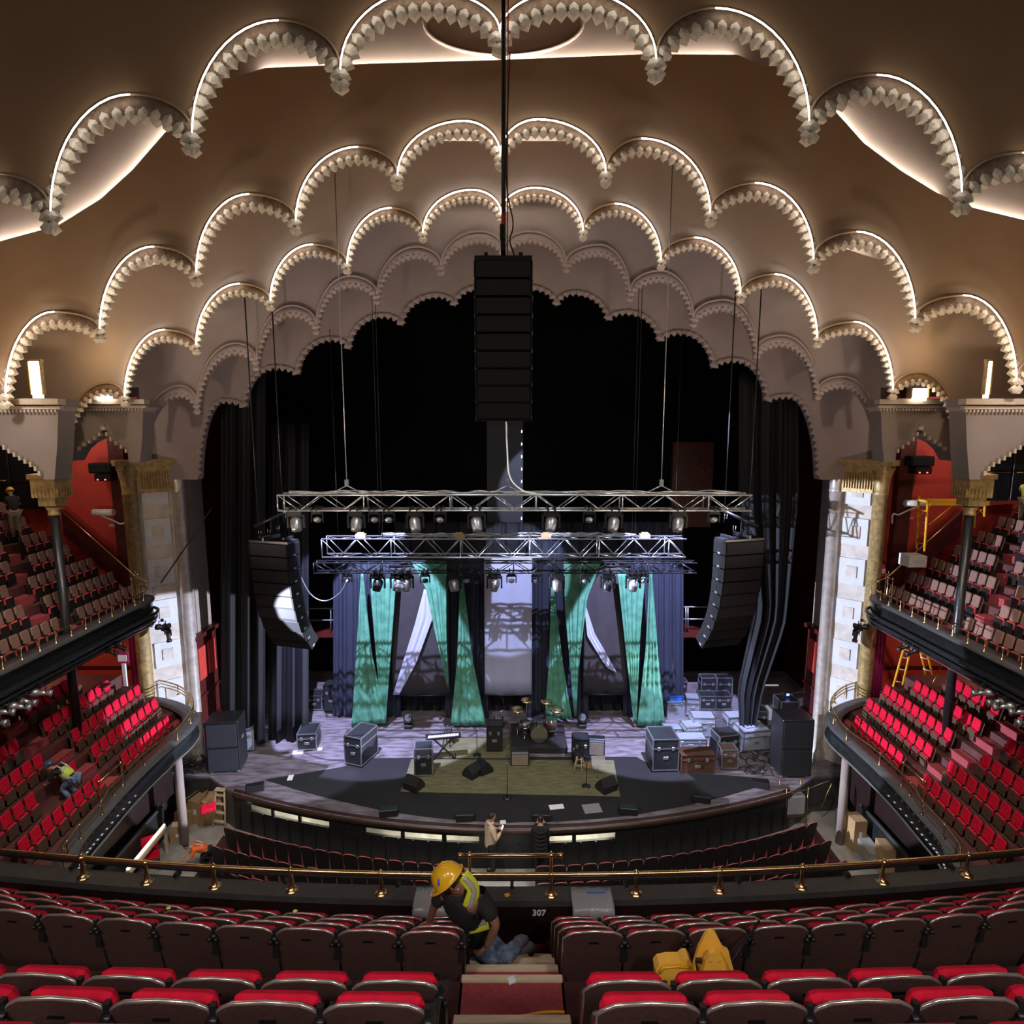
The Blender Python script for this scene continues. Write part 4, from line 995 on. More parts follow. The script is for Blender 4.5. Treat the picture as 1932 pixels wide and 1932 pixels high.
def sub_box(px, py, w_, d, h, label, z=ZS, rz=0, mt='grille'):
    p = atz(px, py, z); t = thing('bass_speaker', (p.x, p.y+d/2, z), label, 'speaker', rz)
    m = MB(); m.box((0, 0, h/2+.05), (w_, d, h-.1), bev=.02); m.build('cabinet', 'blk_plastic', t)
    for k in (0, 1): m = MB(); m.box((0, -d/2-.008, .05+(h-.1)*(.26+.49*k)), (w_*.9, .02, (h-.1)*.45), bev=.01); m.build('front_grille', mt, t)
    m = MB()
    for sx in (-1, 1):
        for sy in (-1, 1): m.cyl((sx*w_*.4, sy*d*.4-.01, .04), (sx*w_*.4, sy*d*.4+.03, .04), .04, 8)
    m.build('casters', 'steel', t)
    m = MB(); m.box((w_*.505, 0, h*.6), (.012, .2, .10)); m.build('side_handle', 'steel', t)
sub_box(420, 1461, 1.0, .8, 1.75, 'tall black double bass speaker on the left stage apron', rz=.12, mt='grille_blue')
sub_box(1500, 1470, .98, .8, 1.95, 'tall black bass speaker stack at the right end of the stage')
flight_case(458, 1420, .5, .7, .75, 'grey case with bright edging behind the left bass speaker', .3, 'case_gry')
flight_case(577, 1418, .62, .8, .62, 'low black case with papers on it below the left speaker array', .12)
flight_case(676, 1447, .62, .95, 1.0, 'black flight case standing alone left on the stage floor', -.35)
flight_case(593, 1342, .62, .6, .62, 'small black amplifier case in the dark behind the left drapes', 0)
flight_case(625, 1345, .5, .5, 1.1, 'dim tall equipment rack in the dark left backstage', 0, trim='iron')
flight_case(798, 1467, .55, .5, .95, 'upright black case at the left edge of the olive rug', .1)
flight_case(1254, 1457, .82, .85, 1.10, 'large black trunk with silver edges, front left of the right case cluster', .05)
flight_case(1316, 1460, 1.05, .5, .62, 'wide brown wooden organ case in front of the right cluster', .03, 'brownwood', name='organ_case', trim='brownwood', wheels=False, lid=.25)
flight_case(1376, 1453, .50, .45, .68, 'small brown upright case right of the organ case', 0, 'seatwood', trim='steel')
flight_case(1372, 1434, .72, .6, .85, 'black square case with silver corners behind the small brown case', .2)
flight_case(1303, 1418, 1.05, .5, .42, 'long silver grey case with yellow tape behind the organ case', 0, 'case_gry')
flight_case(1270, 1398, .58, .45, .42, 'small grey case with white tape at left of the right cluster', 0, 'case_gry')
flight_case(1307, 1400, .62, .5, .55, 'grey case with lit lid in the middle of the right cluster', .1, 'case_gry')
flight_case(1328, 1392, .78, .55, .72, 'larger grey case at the back of the right cluster', -.05, 'case_gry')
flight_case(1275, 1357, .66, .5, .66, 'grey amplifier box beside the rightmost green cloth', .05, 'case_gry', wheels=False, lid=.12)
flight_case(1308, 1352, .48, .5, .70, 'grey tower case with yellow tag near the right drapes', -.1, 'case_gry')
flight_case(1335, 1341, .60, .5, .58, 'black case with bright silver edges, left one of a pair', 0)
flight_case(1365, 1341, .60, .5, .58, 'black case with bright silver edges, right one of a pair', 0)
flight_case(1281, 1318, .62, .4, .70, 'dim black frame case far back behind the grey amplifier box', 0, trim='steel')
flight_case(1336, 1322, .60, .4, .95, 'tall dim case with thin silver frame, back left of the pair', 0, trim='steel')
flight_case(1366, 1322, .60, .4, .95, 'tall dim case with thin silver frame, back right of the pair', 0, trim='steel')
flight_case(1424, 1418, .95, .7, .72, 'black mixing desk case at the right wing', .15, 'case_gry')
flight_case(1388, 1392, .62, .5, .75, 'open grey rack case with cables left of the mixing desk', .1, 'case_gry')
flight_case(1432, 1382, .60, .5, .80, 'black monitor case behind the mixing desk', -.1)
flight_case(1486, 1398, .62, .6, 1.45, 'tall black server rack with a blue lit screen on top', 0)
flight_case(933, 1420, .50, .45, .95, 'black stage box stack behind the left edge of the drums', 0, trim='iron')
flight_case(1096, 1442, .50, .45, .85, 'black pedestal box right of the drum kit', 0, trim='iron')
# laptop, lamp, blue bin, papers
p = atz(1424, 1418, ZS); t = thing('laptop', (p.x-.1, p.y+.35, ZS+.73), 'open laptop on the mixing desk case in the right wing', 'laptop', .2)
m = MB(); m.box((0, 0, .012), (.36, .26, .022), bev=.005); m.build('keyboard_base', 'case_gry', t); m = MB(); m.box((0, .15, .13), (.36, .015, .24), rx=-.25); m.build('screen', 'blk_plastic', t)
p = atz(1486, 1398, ZS); t = thing('control_screen', (p.x, p.y+.3, ZS+1.46), 'small blue lit control screen on the tall right rack', 'screen'); m = MB(); m.box((0, .03, .09), (.26, .03, .17), bev=.01); m.build('housing', 'blk_plastic', t); m = MB(); m.box((.05, .012, .10), (.10, .01, .08)); m.build('lit_area', 'blue_led', t)
p = atz(1275, 1357, ZS); t = thing('plastic_bin', (p.x, p.y+.25, ZS+.67), 'blue plastic bin on the grey amplifier box', 'bin'); m = MB(); m.prism([(-.22, -.16, 0), (.22, -.16, 0), (.22, .16, 0), (-.22, .16, 0)], (0, 0, .01)); m.grid([[V(-.22, -.16, 0), V(.22, -.16, 0), V(.22, .16, 0), V(-.22, .16, 0), V(-.22, -.16, 0)], [V(-.26, -.2, .22), V(.26, -.2, .22), V(.26, .2, .22), V(-.26, .2, .22), V(-.26, -.2, .22)]], smooth=False, thick=(0, 0, .01)); m.build('tub', 'bluep', t); m = MB(); m.tube([(-.27, -.21, .22), (.27, -.21, .22), (.27, .21, .22), (-.27, .21, .22)], .012, 6, closed=True); m.build('rim', 'bluep', t)
for px, py, w_, d, mt, lb, z in ((562, 1420, .34, .26, 'paper', 'white paper sheet on the boards before the low left case', ZS), (599, 1414, .30, .18, 'paper', 'small white paper right of the low left case', ZS), (1050, 1523, .42, .22, 'paper', 'white sheet of paper lying on the dark front stage', ZS), (1117, 1526, .52, .42, 'film', 'clear plastic sheet lying on the dark front stage', ZS), (949, 1552, .16, .16, 'paper', 'tiny white card at the centre stage edge', ZS), (548, 1468, .16, .30, 'paper', 'white upright card on the left front boards', ZS), (700, 1395, .12, .1, 'paper', 'scrap of white paper near the lone flight case', ZS)):
    p = atz(px, py, z); m = MB(); m.box((p.x, p.y, z+.012), (w_, d, .008), rz=.15); tag(m.build('paper_sheet' if mt == 'paper' else 'plastic_sheet', mt), lb, 'sheet')
# dark sheet painting the shadow on the front stage, and the rugs
def flat(pts, z, h, mt, name, lb, cat, sub=None):
    m = MB(); m.prism([atz(x, y, z) for x, y in pts], (0, 0, h)); o = m.build(name, mt); return tag(o, lb, cat) if lb else struct(o)
flat([(648, 1447), (690, 1431), (860, 1429), (1200, 1428), (1245, 1452), (1450, 1470), (1420, 1487), (1370, 1502), (1300, 1519), (1220, 1534), (1140, 1544), (1050, 1550), (960, 1552), (880, 1549), (800, 1541), (720, 1529), (640, 1511), (560, 1490), (500, 1471)], ZS+.004, .008, 'shade_and_riser', 'stage_front_shade', 'large dark sheet standing for shadow over the curved front of the stage', 'shade sheet')
flat([(776, 1433), (1158, 1435), (1170, 1503), (756, 1494)], ZS+.016, .012, 'rug', 'stage_rug', 'olive brown rug in the middle of the stage', 'rug')
flat([(838, 1393), (966, 1392), (968, 1431), (826, 1430)], ZS+.012, .012, 'rug', 'stage_rug', 'smaller olive rug behind the keyboard', 'rug')
p0 = atz(1012, 1424, ZS); m = MB(); m.box((p0.x+.1, p0.y+.9, ZS+.12), (1.9, 1.7, .22), bev=.02); tag(m.build('drum_riser', 'shade_and_riser'), 'low dark platform carrying the drum kit', 'platform')
# drum kit
D = V(p0.x+.1, p0.y+.85, ZS+.23)
t = thing('drum_kit', D, 'drum kit with chrome rims and cymbals on the low platform', 'drum kit')
def drum(name, c, r, h, ax, mt):
    m = MB(); m.lathe(c, [(r, 0), (r, h)], 18, ax); o = m.build(name, mt, t)
    m = MB(); a = Vector(ax).normalized()
    for q in (0, h):
        m.lathe(Vector(c)+a*(q-.012), [(r*1.02, 0), (r*1.05, .0), (r*1.05, .025), (r*1.02, .025)], 18, ax)
    for k in range(8):
        u = Matrix.Rotation(2*pi*k/8, 3, a) @ a.orthogonal().normalized(); m.tube([Vector(c)+u*r*1.04, Vector(c)+u*r*1.04+a*h], .006, 5)
    m.build('hoops', 'chrome', o)
    m = MB(); m.lathe(Vector(c)+a*(h*.99), [(r*.97, 0), (r*.97, .006)], 18, ax); m.build('drum_head', 'paper' if name != 'kick_drum' else 'blk_plastic', o)
drum('kick_drum', (0, -.1, .30), .28, .42, (0, -1, 0), 'brownwood'); drum('snare_drum', (-.48, -.30, .52), .18, .14, (0, -.1, 1), 'chrome'); drum('rack_tom', (-.02, -.35, .62), .15, .20, (0, -.25, 1), 'chrome'); drum('floor_tom', (.42, -.1, .30), .20, .36, (0, 0, 1), 'brownwood')
for x, y, z, r in ((-.72, 0, .95, .22), (.62, -.1, 1.0, .24), (.28, .3, 1.1, .2), (-.40, .35, 1.12, .2)):
    m = MB(); m.lathe((x, y, z), [(r, 0), (r*.5, .02), (.05, .035), (.02, .05)], 18, (.1, -.2, 1)); m.build('cymbal', 'brass', t)
m = MB()
for x, y, z in ((-.72, 0, .95), (.62, -.1, 1.0), (.28, .3, 1.1), (-.40, .35, 1.12), (-.48, -.30, .52)):
    m.tube([(x, y, 0.2), (x, y, z)], .014, 6)
    for k in range(3): a = 2.1*k+.4; m.tube([(x, y, .3), (x+.22*cos(a), y+.22*sin(a), 0)], .010, 5)
m.build('stands', 'chrome', t)
m = MB(); m.lathe((.15, .55, 0), [(.12, 0), (.02, .02), (.02, .45), (.17, .46), (.18, .53), (.02, .55)], 14); m.build('stool', 'blk_plastic', t)
# keyboard on stand
p = atz(835, 1440, ZS); t = thing('keyboard', (p.x, p.y+.3, ZS), 'electric keyboard on a black cross stand left of centre stage', 'keyboard', .18)
m = MB(); m.box((0, 0, .78), (1.15, .30, .09), bev=.02); m.build('body', 'blk_plastic', t)
m = MB(); m.box((0, -.06, .832), (1.0, .14, .012)); k = m.build('white_keys', 'paper', t)
m = MB()
for i in range(35):
    if i % 7 not in (2, 6): m.box((-.485+.0285*i, -.03, .842), (.014, .08, .012))
m.build('black_keys', 'blk_plastic', t)
for s_ in (-1, 1): m = MB(); m.tube([(-.40*s_, -.12, 0), (.40*s_, .12, .73)], .025, 6); m.tube([(-.40*s_, -.2, .02), (-.40*s_, .2, .02)], .02, 6); m.build('leg', 'iron', t)
# monitors
def wedge(px, py, w_, label, rz=0, z=ZS):
    p = atz(px, py, z); t = thing('floor_monitor', (p.x, p.y+.2, z+.012), label, 'speaker', rz)
    m = MB(); m.prism([(-w_/2, -.22, 0), (-w_/2, .22, 0), (-w_/2, .22, .20), (-w_/2, .02, .40), (-w_/2, -.22, .12)], (w_, 0, 0)); m.build('cabinet', 'blk_plastic', t)
    m = MB(); m.box((0, -.113, .268), (w_*.86, .30, .015), rx=.86); m.build('front_grille', 'grille_blue', t)
wedge(779, 1494, .50, 'wedge monitor on the front left corner of the olive rug', 2.6, ZS+.02)
wedge(890, 1470, .45, 'wedge monitor right of the keyboard stand', -2.3, ZS+.02)
wedge(912, 1462, .45, 'wedge monitor turned away beside the keyboard monitor', 2.2, ZS+.02)
wedge(1146, 1497, .52, 'wedge monitor on the front right corner of the olive rug', -2.6, ZS+.02)
for i, (px, py) in enumerate(((478, 1497), (732, 1543), (877, 1552), (1022, 1552), (1187, 1540), (1325, 1517), (1437, 1490))):
    p = atz(px, py, ZS); t = thing('front_fill_speaker', (p.x, p.y+.12, ZS+.012), 'small flat black box speaker on the stage edge, %s from the left' % words[i], 'speaker', -.04*p.x, group='small box speakers along the stage edge')
    m = MB(); m.box((0, 0, .11), (.52, .24, .20), bev=.02); m.build('cabinet', 'blk_plastic', t); m = MB(); m.box((0, -.125, .11), (.46, .012, .15)); m.build('front_grille', 'grille', t)
# guitar amplifiers
def amp(px, py, w_, h, label, rz=0, z=ZS, gm='amp_cloth'):
    p = atz(px, py, z); t = thing('guitar_amplifier', (p.x, p.y+.14, z+.03), label, 'amplifier', rz)
    m = MB(); m.box((0, 0, h/2), (w_, .28, h), bev=.02); m.build('cabinet', 'blk_plastic', t)
    m = MB(); m.box((0, -.145, h*.42), (w_*.88, .015, h*.70)); m.build('grille_cloth', gm, t)
    m = MB(); m.box((0, -.145, h*.87), (w_*.88, .012, h*.12)); m.build('control_panel', 'case_gry', t)
    m = MB(); m.tube([(-.1, 0, h), (-.08, 0, h+.03), (.08, 0, h+.03), (.1, 0, h)], .010, 6); m.build('handle', 'blk_plastic', t)
amp(981, 1447, .60, .52, 'guitar amplifier with beige grille on the rug before the drums')
amp(1124, 1428, .62, .60, 'guitar amplifier with beige grille right of the drum kit', -.1)
amp(1108, 1452, .30, .28, 'little brown amplifier beside the wooden stool', 0, gm='carton')
# stools
def stool(px, py, h, label, mt, seatmt, legs=4, r=.16):
    p = atz(px, py, ZS+.02); t = thing('stool', (p.x, p.y, ZS+.025), label, 'stool')
    m = MB(); m.lathe((0, 0, h), [(r*.9, 0), (r, .01), (r, .035), (r*.9, .045)], 18); m.build('seat', seatmt, t)
    for k in range(legs): a = 2*pi*k/legs+.4; m = MB(); m.tube([(r*.55*cos(a), r*.55*sin(a), h), (r*1.25*cos(a), r*1.25*sin(a), 0)], .016, 6); m.build('leg', mt, t)
    m = MB()
    for z_ in (.3, .5): m.tube([(r*(1.25-.7*z_/h*.9)*cos(2*pi*k/12), r*(1.25-.7*z_/h*.9)*sin(2*pi*k/12), z_) for k in range(12)], .009, 5, closed=True)
    m.build('rung_ring', mt, t)
stool(846, 1405, .72, 'tall black stool on the pale spot behind the keyboard', 'iron', 'blk_plastic')
stool(1093, 1457, .62, 'wooden stool in front of the black pedestal box', 'beige', 'blk_plastic')
# mic stands, music stand
def mic(px, py, h, label, boom=0):
    p = atz(px, py, ZS+.02); t = thing('microphone_stand', (p.x, p.y, ZS+.02), label, 'microphone stand')
    m = MB(); m.lathe((0, 0, 0), [(.14, 0), (.14, .02), (.03, .03)], 16); m.build('base', 'iron', t); m = MB(); m.tube([(0, 0, .02), (0, 0, h)], .013, 6)
    if boom: m.tube([(0, 0, h), (boom, 0, h+.25)], .010, 6)
    m.build('pole', 'iron', t); m = MB(); e = (boom, 0, h+.25) if boom else (0, 0, h); m.tube([e, (e[0]+.0, e[1]-.06, e[2]+.13)], .022, 8); m.build('microphone', 'steel', t)
mic(957, 1505, 1.0, 'straight microphone stand at the centre front of the rug'); mic(1106, 1484, .9, 'microphone stand with round base right on the rug', -.4); mic(900, 1425, .9, 'boom microphone stand behind the keyboard', -.35)
p = atz(1128, 1470, ZS+.02); t = thing('music_stand', (p.x, p.y, ZS+.02), 'thin clear music stand on the right of the rug', 'music stand'); m = MB(); m.box((0, 0, .62), (.42, .02, .28), rx=-.5); m.build('tray', 'film', t); m = MB(); m.tube([(0, 0, 0), (0, 0, .55)], .012, 6); m.tube([(-.18, 0, 0), (.18, 0, 0)], .01, 5); m.build('pole', 'steel', t)
# floor lights in front of the cloths
for px, py, lb in ((771, 1373, 'moving light standing on the boards left of the green centre cloth'), (1098, 1372, 'moving light standing on the boards right of the drum kit'), (941, 1372, 'moving light in the dark before the centre screen')):
    p = atz(px, py, ZS); t = thing('floor_light', (p.x, p.y, ZS), lb, 'stage light'); m = MB(); m.box((0, 0, .07), (.30, .26, .14), bev=.02); m.build('base', 'blk_plastic', t)
    m = MB(); m.box((-.15, 0, .26), (.04, .08, .3)); m.box((.15, 0, .26), (.04, .08, .3)); m.build('yoke', 'blk_plastic', t); m = MB(); m.lathe((0, .05, .22), [(.03, 0), (.12, .03), (.13, .2), (.11, .28)], 14, (0, -.5, 1)); h_ = m.build('head', 'steel', t); m = MB(); m.lathe((0, -.08, .47), [(.10, 0), (.02, .02)], 12, (0, -.5, 1)); m.build('lens', 'lens', h_)
random.seed(11)
m = MB()
for k in range(9):
    c = atz(1425+random.uniform(-25, 30), 1440+random.uniform(-25, 22), ZS+.03); r = random.uniform(.1, .35)
    m.tube([c+V(r*cos(a)*random.uniform(.8, 1.2), r*sin(a)*random.uniform(.6, 1.1), random.uniform(0, .10)) for a in [2*pi*i/14 for i in range(14)]], .014, 5, closed=True)
tag(m.build('cable_tangle', 'blk_plastic'), 'tangle of black cables on the boards left of the right bass speaker', 'cable')
m = MB()
for k in range(6):
    c = atz(375+random.uniform(-15, 15), 1447+random.uniform(-8, 8), ZS+.03); r = random.uniform(.15, .4)
    m.tube([c+V(r*cos(a)*random.uniform(.8, 1.2), r*sin(a)*random.uniform(.6, 1.1), random.uniform(0, .16)) for a in [2*pi*i/14 for i in range(14)]], .016, 5, closed=True)
tag(m.build('cable_tangle', 'blk_plastic'), 'heap of black cable beside the left bass speaker', 'cable')
# ================================================================== PEOPLE
def skin(name, pts, edges, radii, mt, parent, sub=1, root=0, sm=True):
    me = bpy.data.meshes.new(name); me.from_pydata([tuple(p) for p in pts], edges, []); me.update(); me.materials.append(M[mt])
    o = bpy.data.objects.new(name, me); col.objects.link(o); o.parent = parent
    md = o.modifiers.new('skin', 'SKIN'); md.use_smooth_shade = True
    if not me.skin_vertices: 
        bpy.context.view_layer.objects.active = o
    sv = me.skin_vertices[0].data if me.skin_vertices else None
    if sv is not None:
        for i, r in enumerate(radii):
            sv[i].radius = (r, r) if not isinstance(r, tuple) else r
        sv[root].use_root = True
    if sub: s2 = o.modifiers.new('sub', 'SUBSURF'); s2.levels = sub; s2.render_levels = sub
    # bake the modifiers so the result is an ordinary mesh
    dg = bpy.context.evaluated_depsgraph_get(); bm = bpy.data.meshes.new_from_object(o.evaluated_get(dg))
    if len(bm.polygons) > 3:
        o.modifiers.clear(); o.data = bm
        for p in bm.polygons: p.use_smooth = True
    return o
def hand(parent, wrist, direc, palmn, size, mt, curl=.5, side=1):
    """Palm with four unequal bent fingers and a thumb from the side, as chains of one skinned mesh each."""
    d = Vector(direc).normalized(); n = Vector(palmn).normalized(); a = d.cross(n).normalized()*side; n = a.cross(d).normalized()*side
    W = Vector(wrist); s = size; b = MB()
    pc = W + d*.045*s
    rows = []
    for k, (u, wd, th) in enumerate(((0, .024, .017), (.03, .034, .016), (.06, .041, .014), (.088, .040, .011))):
        c = W + d*u*s; rows.append([c + (a*cos(q)*wd + n*sin(q)*th)*s for q in [2*pi*j/10 for j in range(11)]])
    b.grid(rows)
    for k, (off, L) in enumerate(((-.030, .070), (-.010, .080), (.011, .076), (.030, .060))):
        p = W + d*.080*s + a*off*s; dd = d.copy(); pts = [p]
        for q in range(3):
            dd = (dd*cos(curl*.8) + n*sin(curl*.8)).normalized(); p = p + dd*L*s*(.45, .32, .23)[q]; pts.append(p)
        b.tube(pts, [.0098*s, .0092*s, .0085*s, .0065*s], 8)
    p = W + d*.025*s - a*.028*s; b.tube([p, p-a*.025*s+d*.025*s+n*.006*s, p-a*.030*s+d*.055*s+n*.02*s, p-a*.022*s+d*.075*s+n*.028*s], [.013*s, .0115*s, .010*s, .007*s], 8)
    return b.build('hand', mt, parent)
def head(parent, c, fwd, up, s, mt, hairm=None, hair=True):
    c = Vector(c); f = Vector(fwd).normalized(); u = Vector(up).normalized(); r = f.cross(u).normalized(); u = r.cross(f).normalized()
    P = lambda x, y, z: c + r*x*s + f*y*s + u*z*s
    rows = []
    prof = [(-.115, .030, .045, .035), (-.105, .045, .068, .050), (-.075, .058, .082, .062), (-.04, .068, .088, .082), (0, .075, .092, .095), (.04, .076, .094, .100), (.08, .068, .082, .092), (.11, .045, .055, .065), (.124, .015, .018, .02)]
    for z, w_, fr, bk in prof:
        rows.append([P(w_*cos(q), (fr if sin(q) > 0 else bk)*sin(q), z) for q in [2*pi*j/16 for j in range(17)]])
    b = MB(); b.grid(rows)
    b.tube([P(0, .088, .02), P(0, .104, -.012), P(0, .112, -.030), P(0, .090, -.036)], [.008*s, .011*s, .015*s, .010*s], 8)      # nose
    b.tube([P(-.024, .082, -.062), P(0, .090, -.060), P(.024, .082, -.062)], .006*s, 6)                                  # lips
    for sx in (-1, 1):
        b.tube([P(sx*.076, -.01, .02), P(sx*.086, -.022, .01), P(sx*.084, -.018, -.015), P(sx*.074, -.005, -.03)], .010*s, 6)   # ears
        b.tube([P(sx*.018, .092, .022), P(sx*.045, .084, .022)], .006*s, 6)                                              # brows
    o = b.build('head', mt, parent)
    b = MB()
    for sx in (-1, 1): b.ball(P(sx*.032, .082, .004), .010*s, 8)
    b.build('eyes', 'hair', o)
    if hair:
        b = MB(); rows = []
        for z, w_, fr, bk in [(-.02, .078, -.02, .100), (.03, .082, .03, .108), (.07, .078, .075, .104), (.105, .056, .064, .075), (.130, .016, .018, .022)]:
            rows.append([P(w_*cos(q), (fr if sin(q) > 0 else bk)*sin(q), z) for q in [2*pi*j/16 for j in range(17)]])
        b.grid(rows, thick=None); b.build('hair', hairm or 'hair', o)
    return o
def helmet(parent, c, fwd, up, s, mt='helmet'):
    c = Vector(c); f = Vector(fwd).normalized(); u = Vector(up).normalized(); r = f.cross(u).normalized(); u = r.cross(f).normalized()
    P = lambda x, y, z: c + r*x*s + f*y*s + u*z*s
    b = MB(); rows = []
    for z, w_ in ((0, 1.13), (.004, 1.0), (.04, .98), (.08, .88), (.115, .66), (.135, .36), (.142, .05)):
        rows.append([P(.118*w_*cos(q), (.150 if z > 0 or sin(q) <= 0 else .205)*w_*sin(q), z) for q in [2*pi*j/24 for j in range(25)]])
    b.grid(rows); 
    for x in (-.03, 0, .03): b.tube([P(x, .13, .07), P(x, .07, .128), P(x, -.05, .136), P(x, -.12, .085)], .008*s, 6)
    o = b.build('hard_hat', mt, parent); return o
# ---- kneeling worker in the foreground
W0 = at(905, 1790, 5.3)
wk = thing('person', (W0.x, W0.y, 6.9), 'person in yellow hard hat, black shirt and hi-vis vest kneeling on the centre steps', 'person')
O = wk.location
def q(px, py, Y): return at(px, py, Y) - Vector(O)
pel, wst, chs, nck = q(905, 1782, 5.42), q(895, 1750, 5.34), q(878, 1706, 5.12), q(862, 1674, 5.02)
shL, shR = q(836, 1682, 5.10), q(912, 1700, 4.98)
elL, wrL = q(818, 1712, 5.22), q(811, 1738, 5.34)
elR, wrR = q(937, 1745, 4.92), q(918, 1786, 4.96)
hpL, hpR = pel+V(-.09, .04, 0), pel+V(.12, -.02, -.02)
knL, knR = q(925, 1806, 5.20), q(958, 1804, 5.15)
anL, anR = q(985, 1787, 5.45), q(978, 1778, 5.38)
body = skin('body', [pel, wst, chs, nck, nck+V(-.01, -.02, .09), shL, elL, wrL, shR, elR, wrR, hpL, knL, anL, hpR, knR, anR],
    [(0, 1), (1, 2), (2, 3), (3, 4), (2, 5), (5, 6), (6, 7), (2, 8), (8, 9), (9, 10), (0, 11), (11, 12), (12, 13), (0, 14), (14, 15), (15, 16)],
    [.14, .135, .15, .06, .052, .062, .042, .030, .062, .045, .032, .10, .062, .04, .10, .062, .04], 'skin', wk, 2)
skin('black_shirt', [pel+V(0, 0, .04), wst, chs, nck+V(0, 0, -.02), shL, shL.lerp(elL, .75), shR, shR.lerp(elR, .8)], [(0, 1), (1, 2), (2, 3), (2, 4), (4, 5), (2, 6), (6, 7)], [.155, .155, .172, .075, .085, .068, .088, .078], 'blkcloth', body, 2)
skin('jeans', [pel, hpL, knL, knL.lerp(anL, .85), hpR, knR, knR.lerp(anR, .85)], [(0, 1), (1, 2), (2, 3), (0, 4), (4, 5), (5, 6)], [.15, .115, .085, .062, .115, .088, .065], 'denim', body, 2)
hf = V(-.35, -.30, -.85); hu = V(-.62, -.10, .55)
hc = q(856, 1664, 4.95)
hd = head(wk, hc, V(-.55, .25, -.75), V(-.45, .05, .80), 1.0, 'skin', None, True)
hm = helmet(wk, q(847, 1660, 4.93)+V(0, 0, .01), V(-.62, .18, -.60), V(-.40, .02, .85), 1.05)
b = MB(); b.ball(q(828, 1664, 4.84), .034, 10, (.4, 1, 1)); b.build('blue_sticker', 'bluep', hm)
b = MB(); b.ball(q(864, 1678, 4.86), .010, 8); b.build('earring', 'silvertape', hd)
hand(body, wrR, V(-.55, .05, -.85), V(-.6, .5, .2), 1.05, 'skin', .75, 1); hand(body, wrL, V(-.2, .2, -.9), V(.2, .6, 0), 1.0, 'skin', .4, -1)
def strip(name, pts, w_, mt, parent, nrm):
    b = MB(); r0, r1 = [], []
    P_ = [Vector(p) for p in smooth_path([tuple(p) for p in pts], 5)]
    for i, p in enumerate(P_):
        t = (P_[min(i+1, len(P_)-1)]-P_[max(i-1, 0)]).normalized(); a = t.cross(Vector(nrm)).normalized()*w_/2; r0.append(p-a); r1.append(p+a)
    b.grid([r0, r1], thick=Vector(nrm)*-.012); return b.build(name, mt, parent)
cn = V(.1, -.80, .6).normalized()
off = cn*.155
for nm, pts, w_, mt, k in (('vest_strap', [(873, 1650, 5.0), (892, 1676, 5.02), (884, 1712, 5.05), (886, 1745, 5.18)], .115, 'hivis', .10), ('reflective_band', [(876, 1655, 5.0), (893, 1678, 5.02), (886, 1712, 5.05), (887, 1740, 5.18)], .045, 'silvertape', .118),
                        ('vest_hem', [(880, 1748, 5.2), (900, 1744, 5.16), (919, 1738, 5.12)], .10, 'hivis', .135), ('reflective_band', [(882, 1744, 5.2), (900, 1741, 5.16), (914, 1736, 5.12)], .04, 'silvertape', .150), ('vest_strap', [(845, 1690, 5.2), (850, 1715, 5.2), (862, 1742, 5.25)], .04, 'hivis', .12)):
    strip(nm, [q(*p)+cn*k for p in pts], w_, mt, body, cn)
for an, kn, nm in ((anL, knL, 0), (anR, knR, 1)):
    dd = (an-kn).normalized(); b = MB()
    b.tube([an-dd*.06, an, an+dd*.05+V(.01, 0, -.01), an+dd*.10+V(.02, .02, -.05), an+dd*.10+V(.02, .05, -.14)], [.055, .060, .058, .050, .035], 10); b.build('boot', 'boot', body)
